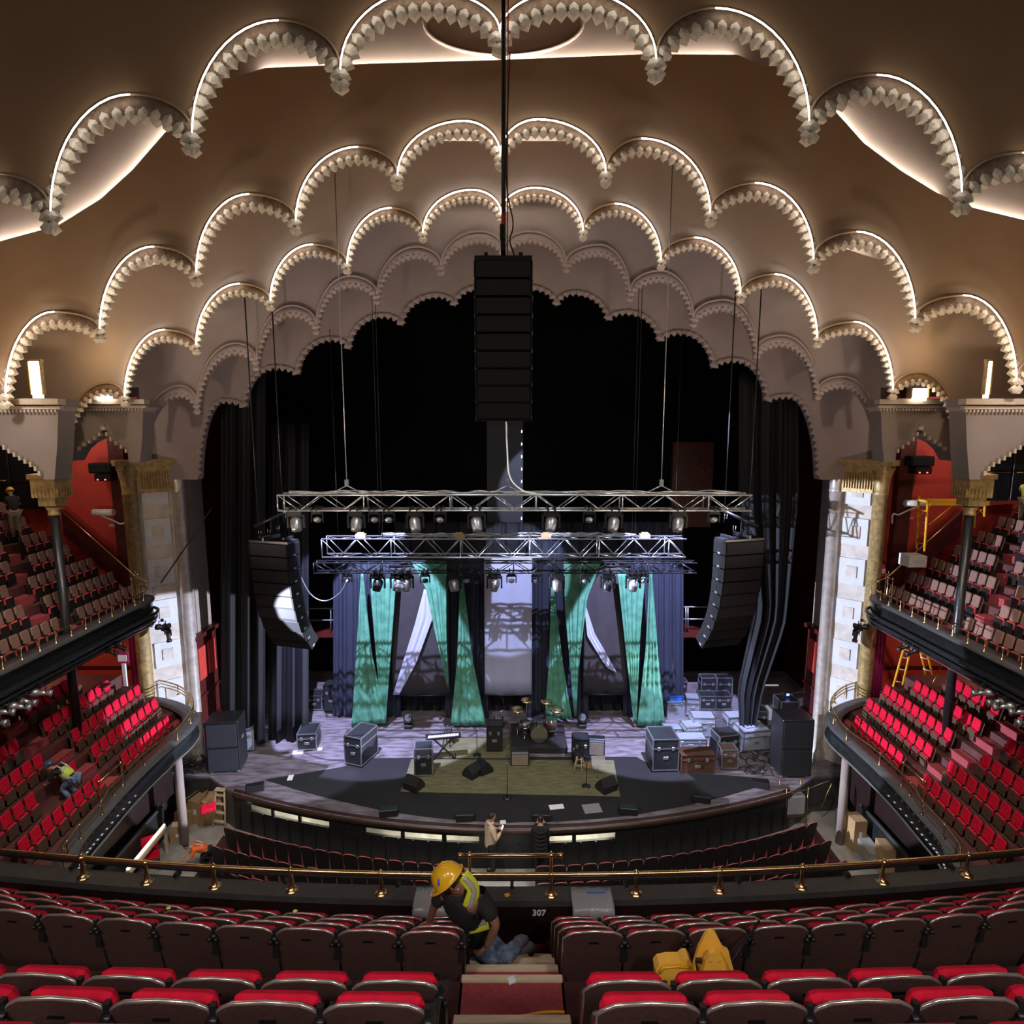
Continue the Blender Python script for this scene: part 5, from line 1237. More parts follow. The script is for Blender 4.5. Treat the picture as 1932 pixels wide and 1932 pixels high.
# ---- standing figures
def stander(px, pyfeet, Y, hgt, label, face, coat, coatm, trm, hairm, longcoat=False, arm='phone', skinm='skin2', z0=0.06, shirt='jacket'):
    p = at(px, pyfeet, Y); p.z = z0; t = thing('person', p, label, 'person', face); s = hgt/1.75
    S = lambda x, y, z: V(x*s, y*s, z*s)
    hp, ws, ch, nk = S(0, 0, .92), S(0, 0, 1.08), S(0, 0, 1.32), S(0, .01, 1.50)
    sl, sr = S(-.17, 0, 1.40), S(.17, 0, 1.40)
    el, er = S(-.24, .04, 1.14), S(.24, .04, 1.14)
    wl, wr = (S(-.10, .26, 1.20), S(.08, .26, 1.22)) if arm == 'phone' else (S(-.08, .22, 1.48), S(.06, .22, 1.50))
    kl, kr, al, ar = S(-.10, .03, .50), S(.10, .03, .50), S(-.10, 0, .09), S(.10, 0, .09)
    pts = [hp, ws, ch, nk, nk+S(0, 0, .06), sl, el, wl, sr, er, wr, S(-.09, 0, .88), kl, al, al+S(0, .12, -.05), S(.09, 0, .88), kr, ar, ar+S(0, .12, -.05)]
    ed = [(0, 1), (1, 2), (2, 3), (3, 4), (2, 5), (5, 6), (6, 7), (2, 8), (8, 9), (9, 10), (0, 11), (11, 12), (12, 13), (13, 14), (0, 15), (15, 16), (16, 17), (17, 18)]
    ra = [.13, .12, .14, .055, .05, .058, .042, .028, .058, .042, .028, .09, .058, .04, .035, .09, .058, .04, .035]
    body = skin('body', pts, ed, [r*s for r in ra], skinm, t, 2)
    zb = .80 if not longcoat else .55
    skin(shirt, [S(0, 0, zb), hp, ws, ch, nk, sl, el, el.lerp(wl, .85), sr, er, er.lerp(wr, .85)], [(0, 1), (1, 2), (2, 3), (3, 4), (3, 5), (5, 6), (6, 7), (3, 8), (8, 9), (9, 10)], [r*s for r in (.17, .175, .165, .18, .075, .082, .065, .05, .082, .065, .05)], coatm, body, 2)
    skin('trousers', [hp-S(0, 0, .05), S(-.09, 0, .85), kl, al.lerp(kl, .1), S(.09, 0, .85), kr, ar.lerp(kr, .1)], [(0, 1), (1, 2), (2, 3), (0, 4), (4, 5), (5, 6)], [r*s for r in (.14, .105, .078, .062, .105, .078, .062)], trm, body, 2)
    for a_ in (al, ar): b = MB(); b.tube([a_+S(0, -.06, -.04), a_+S(0, .04, -.03), a_+S(0, .17, -.055)], [.045*s, .055*s, .035*s], 8); b.build('shoe', 'boot' if trm != 'blkcloth' else 'hair', body)
    hd = head(t, nk+S(0, .03, .15), V(0, 1, -.15 if arm == 'phone' else .1), V(0, .1, 1), s*.98, skinm, hairm)
    hand(body, wl, V(.3, .7, .2), V(1, 0, .2), s, skinm, .7, -1); hand(body, wr, V(-.3, .7, .2), V(-1, 0, .2), s, skinm, .7, 1)
    ph = MB(); c = (wl+wr)/2+S(0, .09, .04); ph.box(c, (.08*s, .012, .15*s), rx=-.3, bev=.004); o = ph.build('phone', 'blk_plastic', None); o.location = t.location; o.rotation_euler = t.rotation_euler
    tag(o, 'small phone with lit screen held by the %s' % ('person in the tan jacket' if coatm == 'tan' else 'person in the black puffer coat'), 'phone')
    sc = MB(); sc.box(c+S(0, -.009, 0), (.07*s, .004, .13*s), rx=-.3); sc.build('lit_screen', 'pale_led', o)
    return t, body, S
t, body, S = stander(926, 1652, 14.95, 1.80, 'standing person in a tan jacket and black trousers looking at a phone before the stage', -1.15, 0, 'tan', 'blkcloth', 'hair')
b = MB(); b.lathe(S(0, 0, 1.46), [(.10, 0), (.095, .06), (.08, .07)], 14); b.build('collar', 'tan', body)
t, body, S = stander(1019, 1656, 14.95, 1.72, 'standing person seen from behind in a black puffer coat photographing the stage', -.1, 0, 'blkcloth', 'blkcloth', 'hair', True, 'up')
b = MB()
for z in (.66, .78, .90, 1.02, 1.14, 1.26, 1.38): b.tube([S(.178*cos(a), .178*sin(a), z) for a in [2*pi*i/16 for i in range(16)]], .022, 8, closed=True)
b.build('quilted_folds', 'blkcloth', body)
# ---- bending worker in the left balcony
def bender(px, py, z, Y, sc, label, dirx, topm, vestm, hatm, legm, face_dir, _=None):
    o = at(px, py, Y); o.z = z; t = thing('person', o, label, 'person'); s = sc; f = Vector((dirx[0], dirx[1], 0)).normalized(); r = V(f.y, -f.x, 0)
    S = lambda x, y, z: (r*x+f*y+V(0, 0, z))*s
    hp, ws, ch, nk = S(0, 0, .62), S(0, .12, .76), S(0, .36, .86), S(0, .50, .90)
    sl, sr, el, er, wl, wr = S(-.18, .38, .86), S(.18, .38, .86), S(-.24, .48, .62), S(.24, .52, .62), S(-.12, .66, .46), S(.10, .70, .50)
    kl, kr, al, ar = S(-.13, .22, .36), S(.13, .22, .36), S(-.12, -.02, .06), S(.12, -.02, .06)
    body = skin('body', [hp, ws, ch, nk, nk+S(0, .06, .02), sl, el, wl, sr, er, wr, S(-.09, 0, .58), kl, al, S(.09, 0, .58), kr, ar],
       [(0, 1), (1, 2), (2, 3), (3, 4), (2, 5), (5, 6), (6, 7), (2, 8), (8, 9), (9, 10), (0, 11), (11, 12), (12, 13), (0, 14), (14, 15), (15, 16)],
       [x*s for x in (.13, .125, .14, .055, .05, .06, .042, .03, .06, .042, .03, .09, .06, .042, .09, .06, .042)], 'skin2', t, 2)
    skin('shirt', [hp, ws, ch, nk, sl, el, sr, er], [(0, 1), (1, 2), (2, 3), (2, 4), (4, 5), (2, 6), (6, 7)], [x*s for x in (.15, .155, .165, .07, .08, .06, .08, .06)], topm, body, 2)
    v = skin('safety_vest', [hp+S(0, .03, .02), ws+S(0, 0, .01), ch+S(0, 0, .01)], [(0, 1), (1, 2)], [x*s for x in (.165, .172, .178)], vestm, body, 2)
    b = MB()
    for x in (-.09, .09): b.tube([S(x, .04, .62+.155), S(x, .2, .80+.155), S(x, .36, .86+.172)], .022*s, 6)
    b.tube([S(-.16, .16, .80), S(-.10, .14, .93), S(.10, .14, .93), S(.16, .16, .80)], .022*s, 6); b.build('reflective_band', 'silvertape', v)
    skin('trousers', [hp, S(-.09, 0, .58), kl, al, S(.09, 0, .58), kr, ar], [(0, 1), (1, 2), (2, 3), (0, 4), (4, 5), (5, 6)], [x*s for x in (.15, .115, .08, .06, .115, .08, .06)], legm, body, 2)
    for a_ in (al, ar): b = MB(); b.tube([a_+S(0, -.06, -.01), a_+S(0, .06, -.01), a_+S(0, .16, -.03)], [.05*s, .055*s, .035*s], 8); b.build('boot', 'boot', body)
    hd = head(t, nk+S(0, .14, .05), f+V(0, 0, -.7), f*.5+V(0, 0, .8), s, 'skin2')
    if hatm: helmet(t, nk+S(0, .14, .09), f+V(0, 0, -.5), f*.4+V(0, 0, .9), s, hatm)
    hand(body, wl, f+V(0, 0, -.6), r, s, 'skin2', .6, 1); hand(body, wr, f+V(0, 0, -.6), -r, s, 'skin2', .6, -1)
    return t
bender(140, 1508, 3.76, 12.75, .80, 'person in dark hard hat and striped vest bending over left balcony seats', (-.9, .05), 'blkcloth', 'hivis2', 'navyhat', 'denim', 0)
bender(392, 1618, .03, 15.3, .78, 'person in orange vest crouching beside the left end of the orchestra seats', (-.8, -.3), 'orange', 'orange', None, 'blkcloth', 0)
# ---- person standing in the left gallery, and one at the far right edge
def gal_person(px, py, Y, label, s, mir_, vest=None):
    o = at(px, py, Y); t = thing('person', o, label, 'person', -mir_*.9)
    S = lambda x, y, z: V(x*s, y*s, z*s)
    hp, ws, ch, nk = S(0, -.04, .90), S(0, 0, 1.05), S(0, .06, 1.28), S(0, .12, 1.44)
    body = skin('body', [hp, ws, ch, nk, nk+S(0, .03, .05), S(-.17, .08, 1.36), S(-.22, .16, 1.12), S(-.08, .38, 1.10), S(.17, .08, 1.36), S(.22, .16, 1.12), S(.10, .38, 1.12), S(-.09, 0, .86), S(-.10, .04, .48), S(-.10, 0, .08), S(.09, 0, .86), S(.10, .04, .48), S(.10, 0, .08)],
        [(0, 1), (1, 2), (2, 3), (3, 4), (2, 5), (5, 6), (6, 7), (2, 8), (8, 9), (9, 10), (0, 11), (11, 12), (12, 13), (0, 14), (14, 15), (15, 16)], [x*s for x in (.13, .12, .14, .055, .05, .058, .042, .03, .058, .042, .03, .09, .06, .042, .09, .06, .042)], 'skin2', t, 2)
    skin('t_shirt', [hp, ws, ch, nk, S(-.17, .08, 1.36), S(-.21, .14, 1.18), S(.17, .08, 1.36), S(.21, .14, 1.18)], [(0, 1), (1, 2), (2, 3), (2, 4), (4, 5), (2, 6), (6, 7)], [x*s for x in (.15, .145, .16, .07, .08, .07, .08, .07)], vest or 'blkcloth', body, 2)
    skin('trousers', [hp, S(-.09, 0, .84), S(-.10, .04, .48), S(-.10, 0, .08), S(.09, 0, .84), S(.10, .04, .48), S(.10, 0, .08)], [(0, 1), (1, 2), (2, 3), (0, 4), (4, 5), (5, 6)], [x*s for x in (.15, .11, .08, .065, .11, .08, .065)], 'olivepants', body, 2)
    head(t, nk+S(0, .08, .13), V(0, 1, -.6), V(0, .5, 1), s, 'skin2'); helmet(t, nk+S(0, .08, .17), V(0, 1, -.35), V(0, .35, 1), s, 'helmet')
    hand(body, S(-.08, .38, 1.10), V(.1, 1, 0), V(0, 0, -1), s, 'skin2', .5, 1); hand(body, S(.10, .38, 1.12), V(-.1, 1, 0), V(0, 0, -1), s, 'skin2', .5, -1)
    for x in (-.10, .10): b = MB(); b.tube([S(x, -.06, .04), S(x, .05, .05), S(x, .17, .03)], [.05*s, .055*s, .035*s], 8); b.build('boot', 'boot', body)
gal_person(32, 1012, 16.6, 'person in a yellow hard hat and black t-shirt standing high in the left gallery', .78, -1)
gal_person(1930, 985, 16.6, 'person in a lime vest at the far right edge of the gallery', .72, 1, 'hivis2')

# ================================================================== FOREGROUND ITEMS
def outline_slab(pl, Y, th, bev=.0):
    m = MB(); m.prism([at(x, y, Y) for x, y in pl], (0, th, 0)); return m
zf = 7.55
t = thing('caution_sign', (at(1345, 1843, 4.0).x, 4.0, zf), 'yellow plastic folding sign standing open behind the near seats on the right', 'sign')
def place(m, name, mt, root):
    o = m.build(name, mt, root); o.matrix_parent_inverse = Matrix.Translation(-Vector(root.location)); return o
base = lambda px: (px, 1995)
bp = [(1304, 1998), (1306, 1880), (1309, 1820), (1318, 1790), (1330, 1766), (1336, 1759), (1344, 1757), (1351, 1762), (1358, 1777), (1366, 1790), (1375, 1795), (1378, 1808), (1383, 1826), (1388, 1845), (1402, 1998)]
place(outline_slab(bp, 4.05, .03), 'rear_panel', 'yplastic', t)
bp = [(1318, 1998), (1322, 1850), (1331, 1815), (1340, 1801), (1350, 1797), (1360, 1802), (1369, 1818), (1377, 1850), (1384, 1998)]
place(outline_slab(bp, 3.96, .04), 'front_panel', 'yplastic', t)
for x, y in ((1341, 1813), (1358, 1813), (1336, 1830), (1364, 1830)): m = MB(); m.ball(at(x, y, 3.955), .009, 8); place(m, 'rivet', 'yellow', t)
m = MB(); m.tube([at(1313, 1812, 4.0), at(1318, 1850, 4.0)], .008, 6); m.box(at(1318, 1812, 4.0), (.04, .03, .02)); place(m, 'hinge_strut', 'blk_plastic', t)
t = thing('plastic_scoop', (at(1272, 1843, 4.0).x, 4.0, zf), 'yellow plastic scoop shape lying left of the yellow folding sign', 'scoop')
bp = [(1246, 1998), (1238, 1840), (1237, 1830), (1244, 1821), (1262, 1817), (1284, 1817), (1292, 1810), (1300, 1810), (1306, 1818), (1308, 1845), (1300, 1998)]
place(outline_slab(bp, 4.12, .10), 'shell', 'yplastic', t)
m = MB(); m.tube([at(1244, 1836, 4.1), at(1250, 1826, 4.1), at(1280, 1823, 4.1), at(1303, 1826, 4.1)], .010, 6); place(m, 'raised_lip', 'yellow', t)
m = MB(); a_, b_ = at(1374, 1826, 4.15), at(1432, 1738, 4.58); m.tube([a_+(a_-b_)*.9, b_], .012, 8); m2 = m; o = m2.build('broom_handle', 'blk_plastic'); tag(o, 'black pole leaning from the yellow sign onto the big seat backs', 'pole')
# lid cup
c = V(at(821, 1835, 4.38).x, 4.36, 7.552)
t = thing('coffee_cup', c, 'paper coffee cup with black lid behind the left aisle seat', 'cup')
m = MB(); m.lathe((0, 0, 0), [(.030, 0), (.040, .13)], 16); m.build('cup_body', 'paper', t); m = MB(); m.lathe((0, 0, .13), [(.043, 0), (.043, .012), (.036, .02), (.034, .026), (.005, .022)], 16); m.build('lid', 'blk_plastic', t)
# plastic wraps taped over the ledge
for x0, x1, nm in ((779, 849, 'left'), (1080, 1159, 'right')):
    xa, xb = (x0-966)/F*7.15, (x1-966)/F*7.15; rows = []
    for j in range(8):
        u = j/7
        rows.append([V(xa+(xb-xa)*i/12, (6.70-.34*min(1, u*2)), 6.562+.006*sin(i*1.7+j) if u < .5 else 6.56-(u-.5)*.36)+V(0, -.012*sin(i*2.1+j*1.3) if u > .5 else 0, 0) for i in range(13)])
    m = MB(); m.grid(rows, thick=(0, .0, .003)); t = tag(m.build('plastic_wrap', 'wrap'), 'clear plastic sheet draped over the ledge %s of the centre steps' % nm, 'plastic sheet')
    m = MB(); m.box(((xa+xb)/2+.05, 6.60, 6.576), (.22, .02, .003)); m.build('blue_tape', 'bluep', t)
m = MB(); p = at(957, 1700, 6.6); m.box((p.x, 6.58, 6.562), (.06, .05, .016), rz=.5, bev=.005); tag(m.build('wood_scrap', 'yplastic'), 'small orange scrap lying on the ledge near the guard rail', 'scrap')
m = MB(); p = atz(965, 1850, 7.56); m.box((p.x, p.y, 7.565), (.07, .06, .03), rz=.4, bev=.01); tag(m.build('paper_scrap', 'paper'), 'crumpled white paper scrap on the top beige step edge', 'scrap')
m = MB(); pts = [atz(x, y, 7.57) for x, y in ((955, 1921), (985, 1917), (1015, 1911), (1040, 1909), (1066, 1909))]; m.tube([Vector(p) for p in smooth_path([tuple(p) for p in pts])], .010, 8); tag(m.build('yellow_cable', 'yellow'), 'yellow cable lying across the carpet landing at the bottom', 'cable')
for px, py, lb in ((318, 1713, 'left'), (557, 1719, 'right')):
    m = MB(); m.ball(at(px, py, 5.25), .020, 8, (1.3, 1, .6)); tag(m.build('lime_tag', 'neon'), 'small lime green tag stuck on a big seat back at %s' % lb, 'tag')
# ================================================================== BOX LEVEL BESIDE THE ORCHESTRA
for s_, nm in ((-1, 'left'), (1, 'right')):
    f = (lambda x: x) if s_ < 0 else (lambda x: 1932-x)
    a, b = atz(f(308), 1520, 1.0), atz(f(175), 1668, 1.0); d = (b-a).normalized(); n = V(-d.y, d.x, 0)*.12*s_
    m = MB(); m.prism([V(a.x, a.y, 0), V(b.x, b.y, 0), V(b.x, b.y, 0)+n, V(a.x, a.y, 0)+n], (0, 0, 1.0)); rt = struct(m.build('wall_box_%s' % nm, 'stagefront'))
    m = MB(); m.tube([a+V(0, 0, .03), b+V(0, 0, .03)], .05, 8); m.build('top_rail', 'ledge', rt)
    m = MB(); m.box((s_*13.2, 13.0, .9), (5.4, 9, 1.8)); struct(m.build('wall_lower_%s' % nm, 'parapet'))
    m = MB(); m.cyl((s_*9.6, 16.3, 0), (s_*9.6, 16.3, 3.25), .12, 14); struct(m.build('wall_pier_%s' % nm, 'plaster3'))
def carton(px, py, w_, d, h, label, rz=0, z=0, openf=False, mt='carton'):
    p = atz(px, py, z); t = thing('cardboard_box', (p.x, p.y+d/2, z), label, 'box', rz)
    m = MB(); m.box((0, 0, h/2), (w_, d, h)); m.build('box_body', mt, t)
    m = MB()
    if openf:
        for sx in (-1, 1): m.box((sx*(w_/2+.07), 0, h+.03), (.17, d, .008), ry=sx*.5)
    else:
        m.box((-w_/4, 0, h+.004), (w_/2-.004, d, .006)); m.box((w_/4, 0, h+.004), (w_/2-.004, d, .006))
    m.build('flaps', mt, t)
    m = MB(); m.box((0, -d/2-.003, h*.55), (w_*.25, .004, h*.22)); m.build('label', 'paper', t)
    return t
carton(345, 1560, .50, .45, .45, 'closed brown cardboard box on the floor below the left stage corner', .1)
carton(373, 1556, .50, .45, .75, 'open cardboard box spilling paper below the left stage corner', -.3, openf=True)
carton(402, 1553, .48, .45, .80, 'tall cardboard box with raised flaps beside the beige step ladder', .2, openf=True)
carton(332, 1590, .42, .42, .40, 'small cardboard box at the side aisle left of the orchestra', .3)
carton(1619, 1608, .38, .45, .95, 'tall narrow cardboard carton standing right of the orchestra seats', .1)
carton(1686, 1660, .55, .5, .85, 'wide cardboard carton by the lower right box wall', -.1)
carton(1655, 1640, .35, 2.0, .45, 'very long low beige carton along the right aisle wall', -.05, mt='concrete')
m = MB(); p = atz(385, 1538, .82); m.box((p.x, p.y+.25, .88), (.42, .3, .14), rz=.5, rx=.2, bev=.04); o = m.build('red_cushion', 'red'); tag(o, 'pinkish red seat cushion dumped on the open cardboard boxes', 'cushion')
m = MB(); p = atz(287, 1640, 0); o = V(p.x, p.y, 0)
t = thing('loose_chair', o, 'single loose red chair by the left box wall behind the rail', 'chair', .6)
m = MB(); m.box((0, 0, .42), (.42, .40, .08), bev=.03); m.build('seat', 'red', t); m = MB(); m.box((0, .19, .68), (.42, .06, .42), bev=.03); m.build('backrest', 'red', t)
for sx in (-1, 1):
    for sy in (-1, 1): m = MB(); m.box((sx*.18, sy*.16, .19), (.03, .03, .38)); m.build('leg', 'iron', t)
a, b = atz(240, 1640, .9), atz(310, 1556, .9)
m = MB(); m.tube([a, b], .03, 8); t = tag(m.build('fluorescent_tube', 'tube_lamp'), 'long lit fluorescent tube lying along the left box edge', 'lamp')
m = MB(); m.tube([V(a.x, a.y, a.z-.12), V(b.x, b.y, b.z-.12)], .09, 6); m.build('lamp_housing', 'beige', t)
m = MB()
for q_ in (a, b): m.box((q_.x, q_.y, .40), (.05, .05, .80))
m.build('lamp_feet', 'beige', t)
# beige platform step ladder
def stepladder(px, py, z, h, w_, label, mt, rungs=4, rz=0, spread=.5, both=True, Y=None, top='alu'):
    p = atz(px, py, z); t = thing('step_ladder', (p.x, p.y+spread/2, z), label, 'ladder', rz)
    for sy in ((-1, 1) if both else (-1,)):
        for sx in (-1, 1): m = MB(); m.tube([(sx*w_/2, sy*spread/2, 0), (sx*w_*.32, 0, h)], .028, 6); m.build('side_rail', mt, t)
        for k in range(rungs):
            u = (k+.7)/(rungs+.4); yy = sy*spread/2*(1-u); ww = w_*(1-.36*u); m = MB(); m.box((0, yy-.02*sy, h*u), (ww, .09, .025)); m.build('rung', top, t)
    m = MB(); m.box((0, 0, h), (w_*.75, .16, .04), bev=.01); m.build('top_cap', top, t)
stepladder(415, 1562, 0, 1.15, .42, 'beige wooden step ladder standing below the left stage corner', 'beige', 4, -.15, .35, False, top='beige')
# covered cart at the right stage corner
p = atz(1496, 1560, 0); t = thing('covered_cart', (p.x, p.y, 0), 'tubular metal cart wrapped in clear plastic near the right stage corner', 'cart', .1)
m = MB(); m.box((0, .1, .75), (.62, .4, .62), bev=.06); m.build('plastic_cover', 'wrap', t); m = MB(); m.box((0, .1, .42), (.6, .38, .06)); m.build('shelf', 'seatwood', t)
m = MB()
for sx in (-1, 1):
    for sy in (-1, 1): m.tube([(sx*.34, .1+sy*.2, 0), (sx*.34, .1+sy*.2, 1.35)], .02, 6)
m.tube([(-.5, -.1, 1.1), (-.2, -.1, 1.18), (.34, -.1, 1.3), (1.1, 0, 1.45), (1.15, 0, 1.35), (.85, 0, .55)], .02, 6); m.build('tube_frame', 'brassold', t)
# ================================================================== SIDE WALL ITEMS
for s_, nm in ((-1, 'left'), (1, 'right')):
    f = (lambda x: x) if s_ < 0 else (lambda x: 1930-x)
    p = at(f(205), 885, 18.2) if s_ < 0 else at(1725, 872, 18.2)
    t = thing('wall_projector', (p.x, 18.1, p.z), 'black projector box with two red lights on the red wall, %s gallery' % nm, 'projector')
    m = MB(); m.box((0, -.12, .05), (.70, .4, .30), bev=.05); m.build('housing', 'arraybox', t); m = MB(); m.box((.05, -.12, -.22), (.50, .35, .22), bev=.03); m.build('lower_unit', 'arraybox', t); m = MB(); m.box((0, .1, .1), (.15, .3, .15)); m.build('wall_mount', 'iron', t)
    for x in (-.08, .14): m = MB(); m.ball((x, -.31, -.28), .022, 8); m.build('indicator', 'red_led', t)
    p = at(203, 965, 18.2) if s_ < 0 else at(1719, 948, 18.2)
    t = thing('wall_bracket', (p.x, 18.12, p.z), 'white tubular bracket with bent pipe on the red wall, %s gallery' % nm, 'bracket')
    m = MB(); m.tube([(-.30, -.1, 0), (.30, -.1, 0)], .10, 10); m.build('cylinder', 'white', t); m = MB(); m.tube([V(*p_) for p_ in smooth_path([(-s_*-.1, -.08, -.1), (-s_*.25, -.08, -.25), (-s_*.45, -.08, -.35), (-s_*.62, -.08, -.34), (-s_*.62, -.08, -.62)])], .025, 6); m.build('bent_pipe', 'white', t); m = MB(); m.box((0, .02, 0), (.2, .22, .1)); m.build('mount_plate', 'white', t)
    for k, (py_, Z) in enumerate(((990, 18.25), (1212, 18.25))):
        p = at(218 if s_ < 0 else (1711 if k == 0 else 1700), py_-(0 if s_ < 0 else 14), 18.3); m = MB()
        for j in (0, 1): m.box((p.x, 18.32, p.z-.05*j), (.42, .012, .025))
        tag(m.build('wall_notice', 'paper'), 'two thin lines of white lettering on the red wall, %s %s' % (nm, ['gallery', 'balcony'][k]), 'notice')
    # magenta curtain beside the pilaster at balcony level
    zt, zb = at(250, 1190, 18.2).z, at(250, 1345, 18.2).z
    m = MB(); x0 = s_*(11.5 if s_ < 0 else 11.2); rows = [[V(x0+s_*.42*i/20, 18.15+.05*sin(i*1.3), z) for i in range(21)] for z in (zb, (zb+zt)/2, zt)]; m.grid(rows, thick=(0, .02, 0)); tag(m.build('magenta_curtain', 'magenta'), 'narrow magenta curtain beside the %s pilaster under the gallery' % nm, 'curtain')
    # exit doors in the top of the gallery
    xd = 25 if s_ < 0 else 1905; yd = 960 if s_ < 0 else 945
    p = at(xd, yd, 18.1)
    t = struct(bpy.data.objects.new('door_%d' % (1 if s_ < 0 else 2), None)); col.objects.link(t); t.location = (p.x, 18.15, p.z)
    for k in (-1, 1): m = MB(); m.box((k*.47, 0, .95), (.90, .06, 1.9), bev=.02); dl = m.build('door_leaf', 'iron', t); m = MB(); m.tube([(k*.47-.38, -.08, .85), (k*.47+.38, -.08, .85)], .022, 6); m.build('push_bar', 'brassold', dl)
    m = MB(); m.box((0, .02, 1.98), (2.05, .14, .14)); m.box((-1.0, .02, .98), (.12, .14, 2.0)); m.box((1.0, .02, .98), (.12, .14, 2.0)); m.build('door_frame', 'dark_red', t)
    m = MB(); m.box((-.4*1, -.05, 1.7), (.30, .01, .10)); m.build('yellow_plate', 'yellow', t)
    p = at(40 if s_ < 0 else 1894, 843 if s_ < 0 else 821, 18.0); t = thing('exit_light', (p.x, 18.2, p.z), 'small green and white lit lamp over the %s gallery doors' % nm, 'exit light'); m = MB(); m.box((0, 0, 0), (.22, .3, .14), bev=.02); m.build('housing', 'paper', t); m = MB(); m.box((0, -.155, 0), (.16, .01, .10)); m.build('lit_face', 'green_led', t)
    p = at(57 if s_ < 0 else 1880, 893 if s_ < 0 else 870, 17.6); t = thing('wall_speaker', (p.x, 17.9, p.z), 'small black wall speaker tilted beside the %s gallery doors' % nm, 'speaker'); m = MB(); m.box((0, 0, 0), (.30, .28, .45), ry=.5, rx=.3, bev=.03); m.build('cabinet', 'arraybox', t); m = MB(); m.box((0, .25, 0), (.06, .4, .06)); m.build('bracket', 'iron', t)
    # profile lanterns on the gallery nose and cluster under the front
    def lantern(p, ax, label, L=.42, r=.075, mt='iron'):
        t = thing('profile_lantern', p, label, 'stage light', group='lanterns clamped below the %s gallery ledge' % nm); ax = Vector(ax).normalized()
        m = MB(); m.lathe(-ax*L/2, [(r*.5, 0), (r*1.1, .03), (r*1.15, L*.35), (r*.7, L*.42), (r*.7, L*.8), (r*.95, L*.84), (r, L)], 12, ax); b_ = m.build('barrel', mt, t)
        m = MB(); m.lathe(ax*L*.49, [(r*.85, 0), (.01, .01)], 12, ax); m.build('lens', 'lens', b_)
        m = MB(); m.tube([(-r*1.3, 0, 0), (-r*1.3, 0, .16), (r*1.3, 0, .16), (r*1.3, 0, 0)], .012, 6); m.box((0, 0, .19), (.05, .07, .07)); m.build('yoke', 'iron', t)
    ng = (('upper', (-s_*.9, .1, .1)), ('middle', (-s_*.5, -.2, -.5)), ('lower', (-s_*.1, 0, -1)))
    for k, (wd, ax) in enumerate(ng):
        lantern(V(s_*(10.12-.0*k), 17.0+.12*k, 6.35-.17*k), ax, '%s black lantern in the cluster at the stage nose of the %s gallery' % (wd, nm))
    for k in range(7):
        y = 10.9+.30*k
        lantern(V(s_*(10.35+.10*(k % 2)), y, 6.30-.03*(k % 3)), (-s_*.8, .5-.15*(k % 3), -.25), 'silver grey lantern, %s from the camera, in the row below the %s gallery front' % (ORD[k], nm), .40, .08, 'steel')
    for k in range(2):
        lantern(V(s_*10.45, 15.2+.35*k, 6.28), (-s_*.8, .2, -.5), '%s dark lantern under the middle of the %s gallery front' % (ORD[k], nm), .36, .07)
# sign on a post, white tray table, extinguisher, step ladders, scaffold
p = at(238, 1300, 17.4); t = thing('sign_stand', (p.x, 17.4, at(238, 1305, 17.4).z), 'white framed notice on a white post at the back of the left balcony', 'sign'); h = at(238, 1250, 17.4).z-t.location.z
m = MB(); m.box((0, 0, h/2), (.10, .06, h)); m.build('post', 'white', t); m = MB(); m.box((0, -.02, h+.18), (.36, .03, .40), bev=.02); m.build('notice_board', 'magenta', t); m = MB(); m.box((0, -.04, h+.15), (.26, .01, .20)); m.build('white_notice', 'paper', t); m = MB(); m.box((0, 0, -.5), (.3, .3, 1.0)); m.build('base', 'iron', t)
m = MB(); p = at(1679, 1078, 17.6); t = thing('fire_extinguisher', (p.x, 17.95, p.z-.25), 'red fire extinguisher with white label on the right gallery stair wall', 'fire extinguisher')
m = MB(); m.lathe((0, 0, 0), [(.07, 0), (.08, .02), (.08, .36), (.05, .42), (.02, .44)], 14); m.build('cylinder', 'redp', t); m = MB(); m.lathe((0, 0, .12), [(.082, 0), (.082, .14)], 14); m.build('label_band', 'paper', t); m = MB(); m.box((0, -.03, .47), (.05, .14, .04)); m.tube([(0, -.05, .45), (.08, -.06, .35), (.09, -.04, .2)], .012, 6); m.build('valve_and_hose', 'blk_plastic', t)
p = at(1726, 1058, 17.2); m = MB(); m.box((p.x, 17.3, p.z), (.52, .5, .34), bev=.02); t = tag(m.build('equipment_box', 'white'), 'white box at the foot of the yellow scaffold on the right gallery', 'box'); m = MB(); m.box((p.x, 17.05, p.z), (.3, .02, .1)); m.build('grey_plate', 'pil_panel', t)
def bars(pairs, r, mt, name, root):
    m = MB()
    for a_, b_ in pairs: m.tube([a_, b_], r, 6)
    return place(m, name, mt, root)
YS = 16.9
t = thing('scaffold', at(1790, 1010, YS), 'yellow tube scaffold with plank deck standing in the right gallery', 'scaffold')
G = lambda x, y, dy=0: at(x, y, YS+dy)
bars([(G(1729, 1036), G(1734, 936)), (G(1744, 1040, -.5), G(1751, 940, -.5)), (G(1838, 995), G(1840, 920)), (G(1857, 975, -.5), G(1862, 876, -.5))], .030, 'yellow', 'upright', t)
bars([(G(1731, y), G(1748, y+3, -.5)) for y in (962, 984, 1005, 1024)], .018, 'yellow', 'rungs', t)
bars([(G(1733, 975), G(1760, 950)), (G(1752, 990, -.5), G(1800, 952, -.5)), (G(1840, 955), G(1858, 972, -.5)), (G(1840, 972), G(1860, 955, -.5))], .014, 'yellow', 'brace', t)
a, b = G(1732, 946, -.05), G(1862, 948, -.45); m = MB(); m.box((a+b)/2+V(0, 0, .03), (abs(b.x-a.x), .55, .05)); m.box((a+b)/2+V(0, -.28, .0), (abs(b.x-a.x), .04, .12)); place(m, 'plank_deck', 'yellow', t)
YL = 17.3
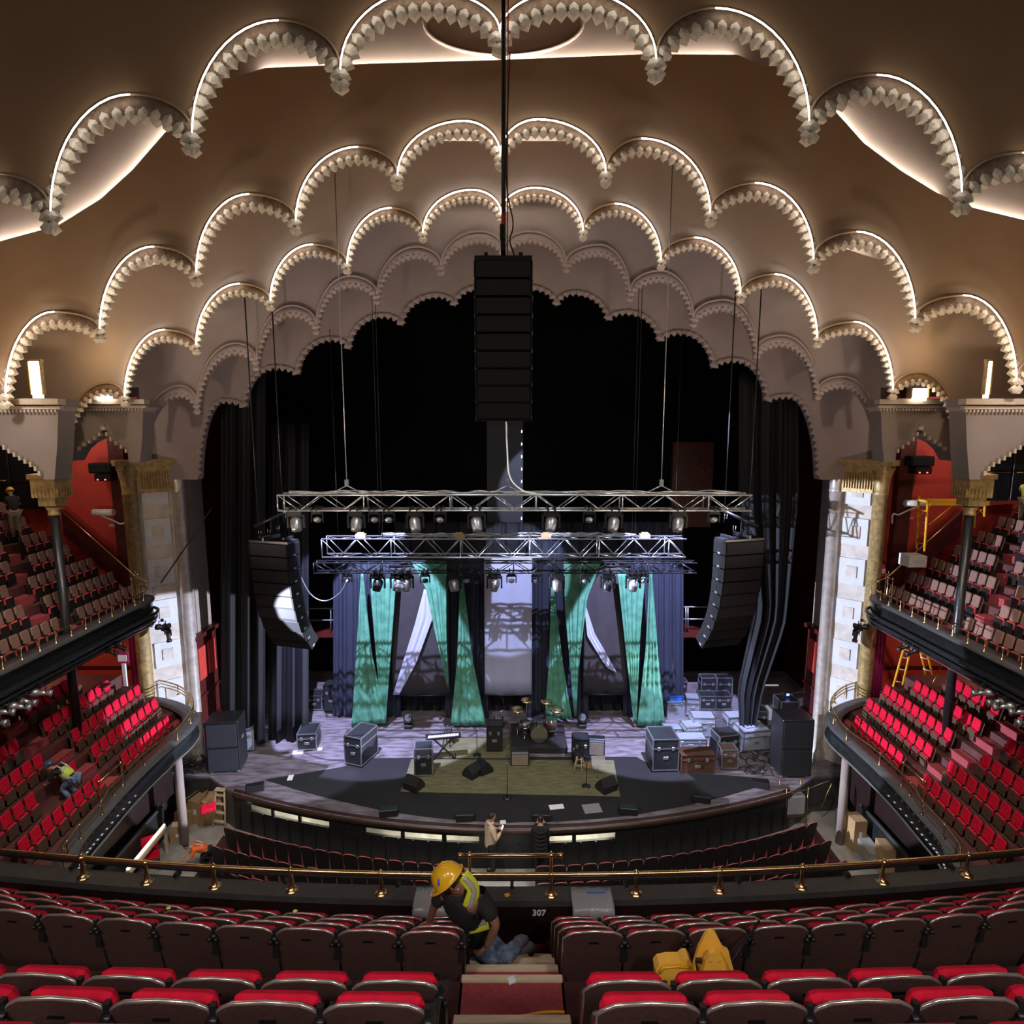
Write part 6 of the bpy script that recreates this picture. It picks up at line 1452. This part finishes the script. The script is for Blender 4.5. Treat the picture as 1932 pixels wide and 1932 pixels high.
t = thing('step_ladder', at(1722, 1290, YL), 'yellow step ladder with white rungs standing open under the right gallery', 'ladder')
G = lambda x, y, dy=0: at(x, y, YL+dy)
bars([(G(1685, 1296, -.3), G(1714, 1190, 0)), (G(1703, 1292, -.3), G(1725, 1190, 0))], .030, 'yellow', 'front_rail', t)
bars([(G(1748, 1278, .3), G(1727, 1190, .05)), (G(1762, 1284, .3), G(1738, 1192, .05))], .030, 'yellow', 'rear_rail', t)
for y in (1225, 1240, 1262, 1285):
    u = (y-1190)/104; bars([(G(1714-29*u, y, -.3*u), G(1725-22*u, y+3, -.3*u))], .020, 'paper', 'rung', t); bars([(G(1727+21*u, y, .05+.25*u), G(1738+24*u, y+4, .05+.25*u))], .020, 'paper', 'rung', t)
m = MB(); m.box(G(1722, 1220), (.42, .25, .03)); place(m, 'tool_tray', 'paper', t)
m = MB(); m.tube([at(1776, 1256, 16.6), at(1741, 1322, 15.9)], .018, 6); tag(m.build('wooden_pole', 'brassold'), 'thin wooden pole leaning over the red seats near the yellow ladder', 'pole')
for s_, nm in ((-1, 'left'),):
    p = at(193, 1293, 15.9); t = thing('lectern_table', (p.x, 15.9, p.z-.1), 'little dark side table with a white cup behind the left balcony seats', 'table'); m = MB(); m.box((0, 0, .1), (.32, .25, .03)); m.build('top', 'blk_plastic', t); m = MB(); m.tube([(0, 0, .1), (0, 0, -.6)], .02, 6); m.build('stem', 'iron', t)
    p = at(212, 1440, 13.4); m = MB(); m.ball((p.x, 13.4, 3.46), .16, 10, (1.2, .9, .4)); tag(m.build('plastic_bag', 'wrap'), 'crumpled clear plastic bag between the left balcony seats and ledge', 'bag')
# stage side: white door light, keyboard like pale board at the right wing
a = at(1453, 1292, 24.5); b = at(1453, 1345, 24.5); m = MB(); m.box((a.x, 24.5, (a.z+b.z)/2), (.70, .06, abs(a.z-b.z))); struct(m.build('door_3', 'lit_door'))
m = MB(); p = atz(1450, 1360, ZS); m.box((p.x+.1, p.y+.5, ZS+.012), (.8, 1.6, .01)); tag(m.build('floor_sheet', 'pil_panel'), 'pale sheet on the boards in the lit right wing doorway', 'sheet')
for p_ in (protoF, protoN, protoB, protoG, protoO): pass
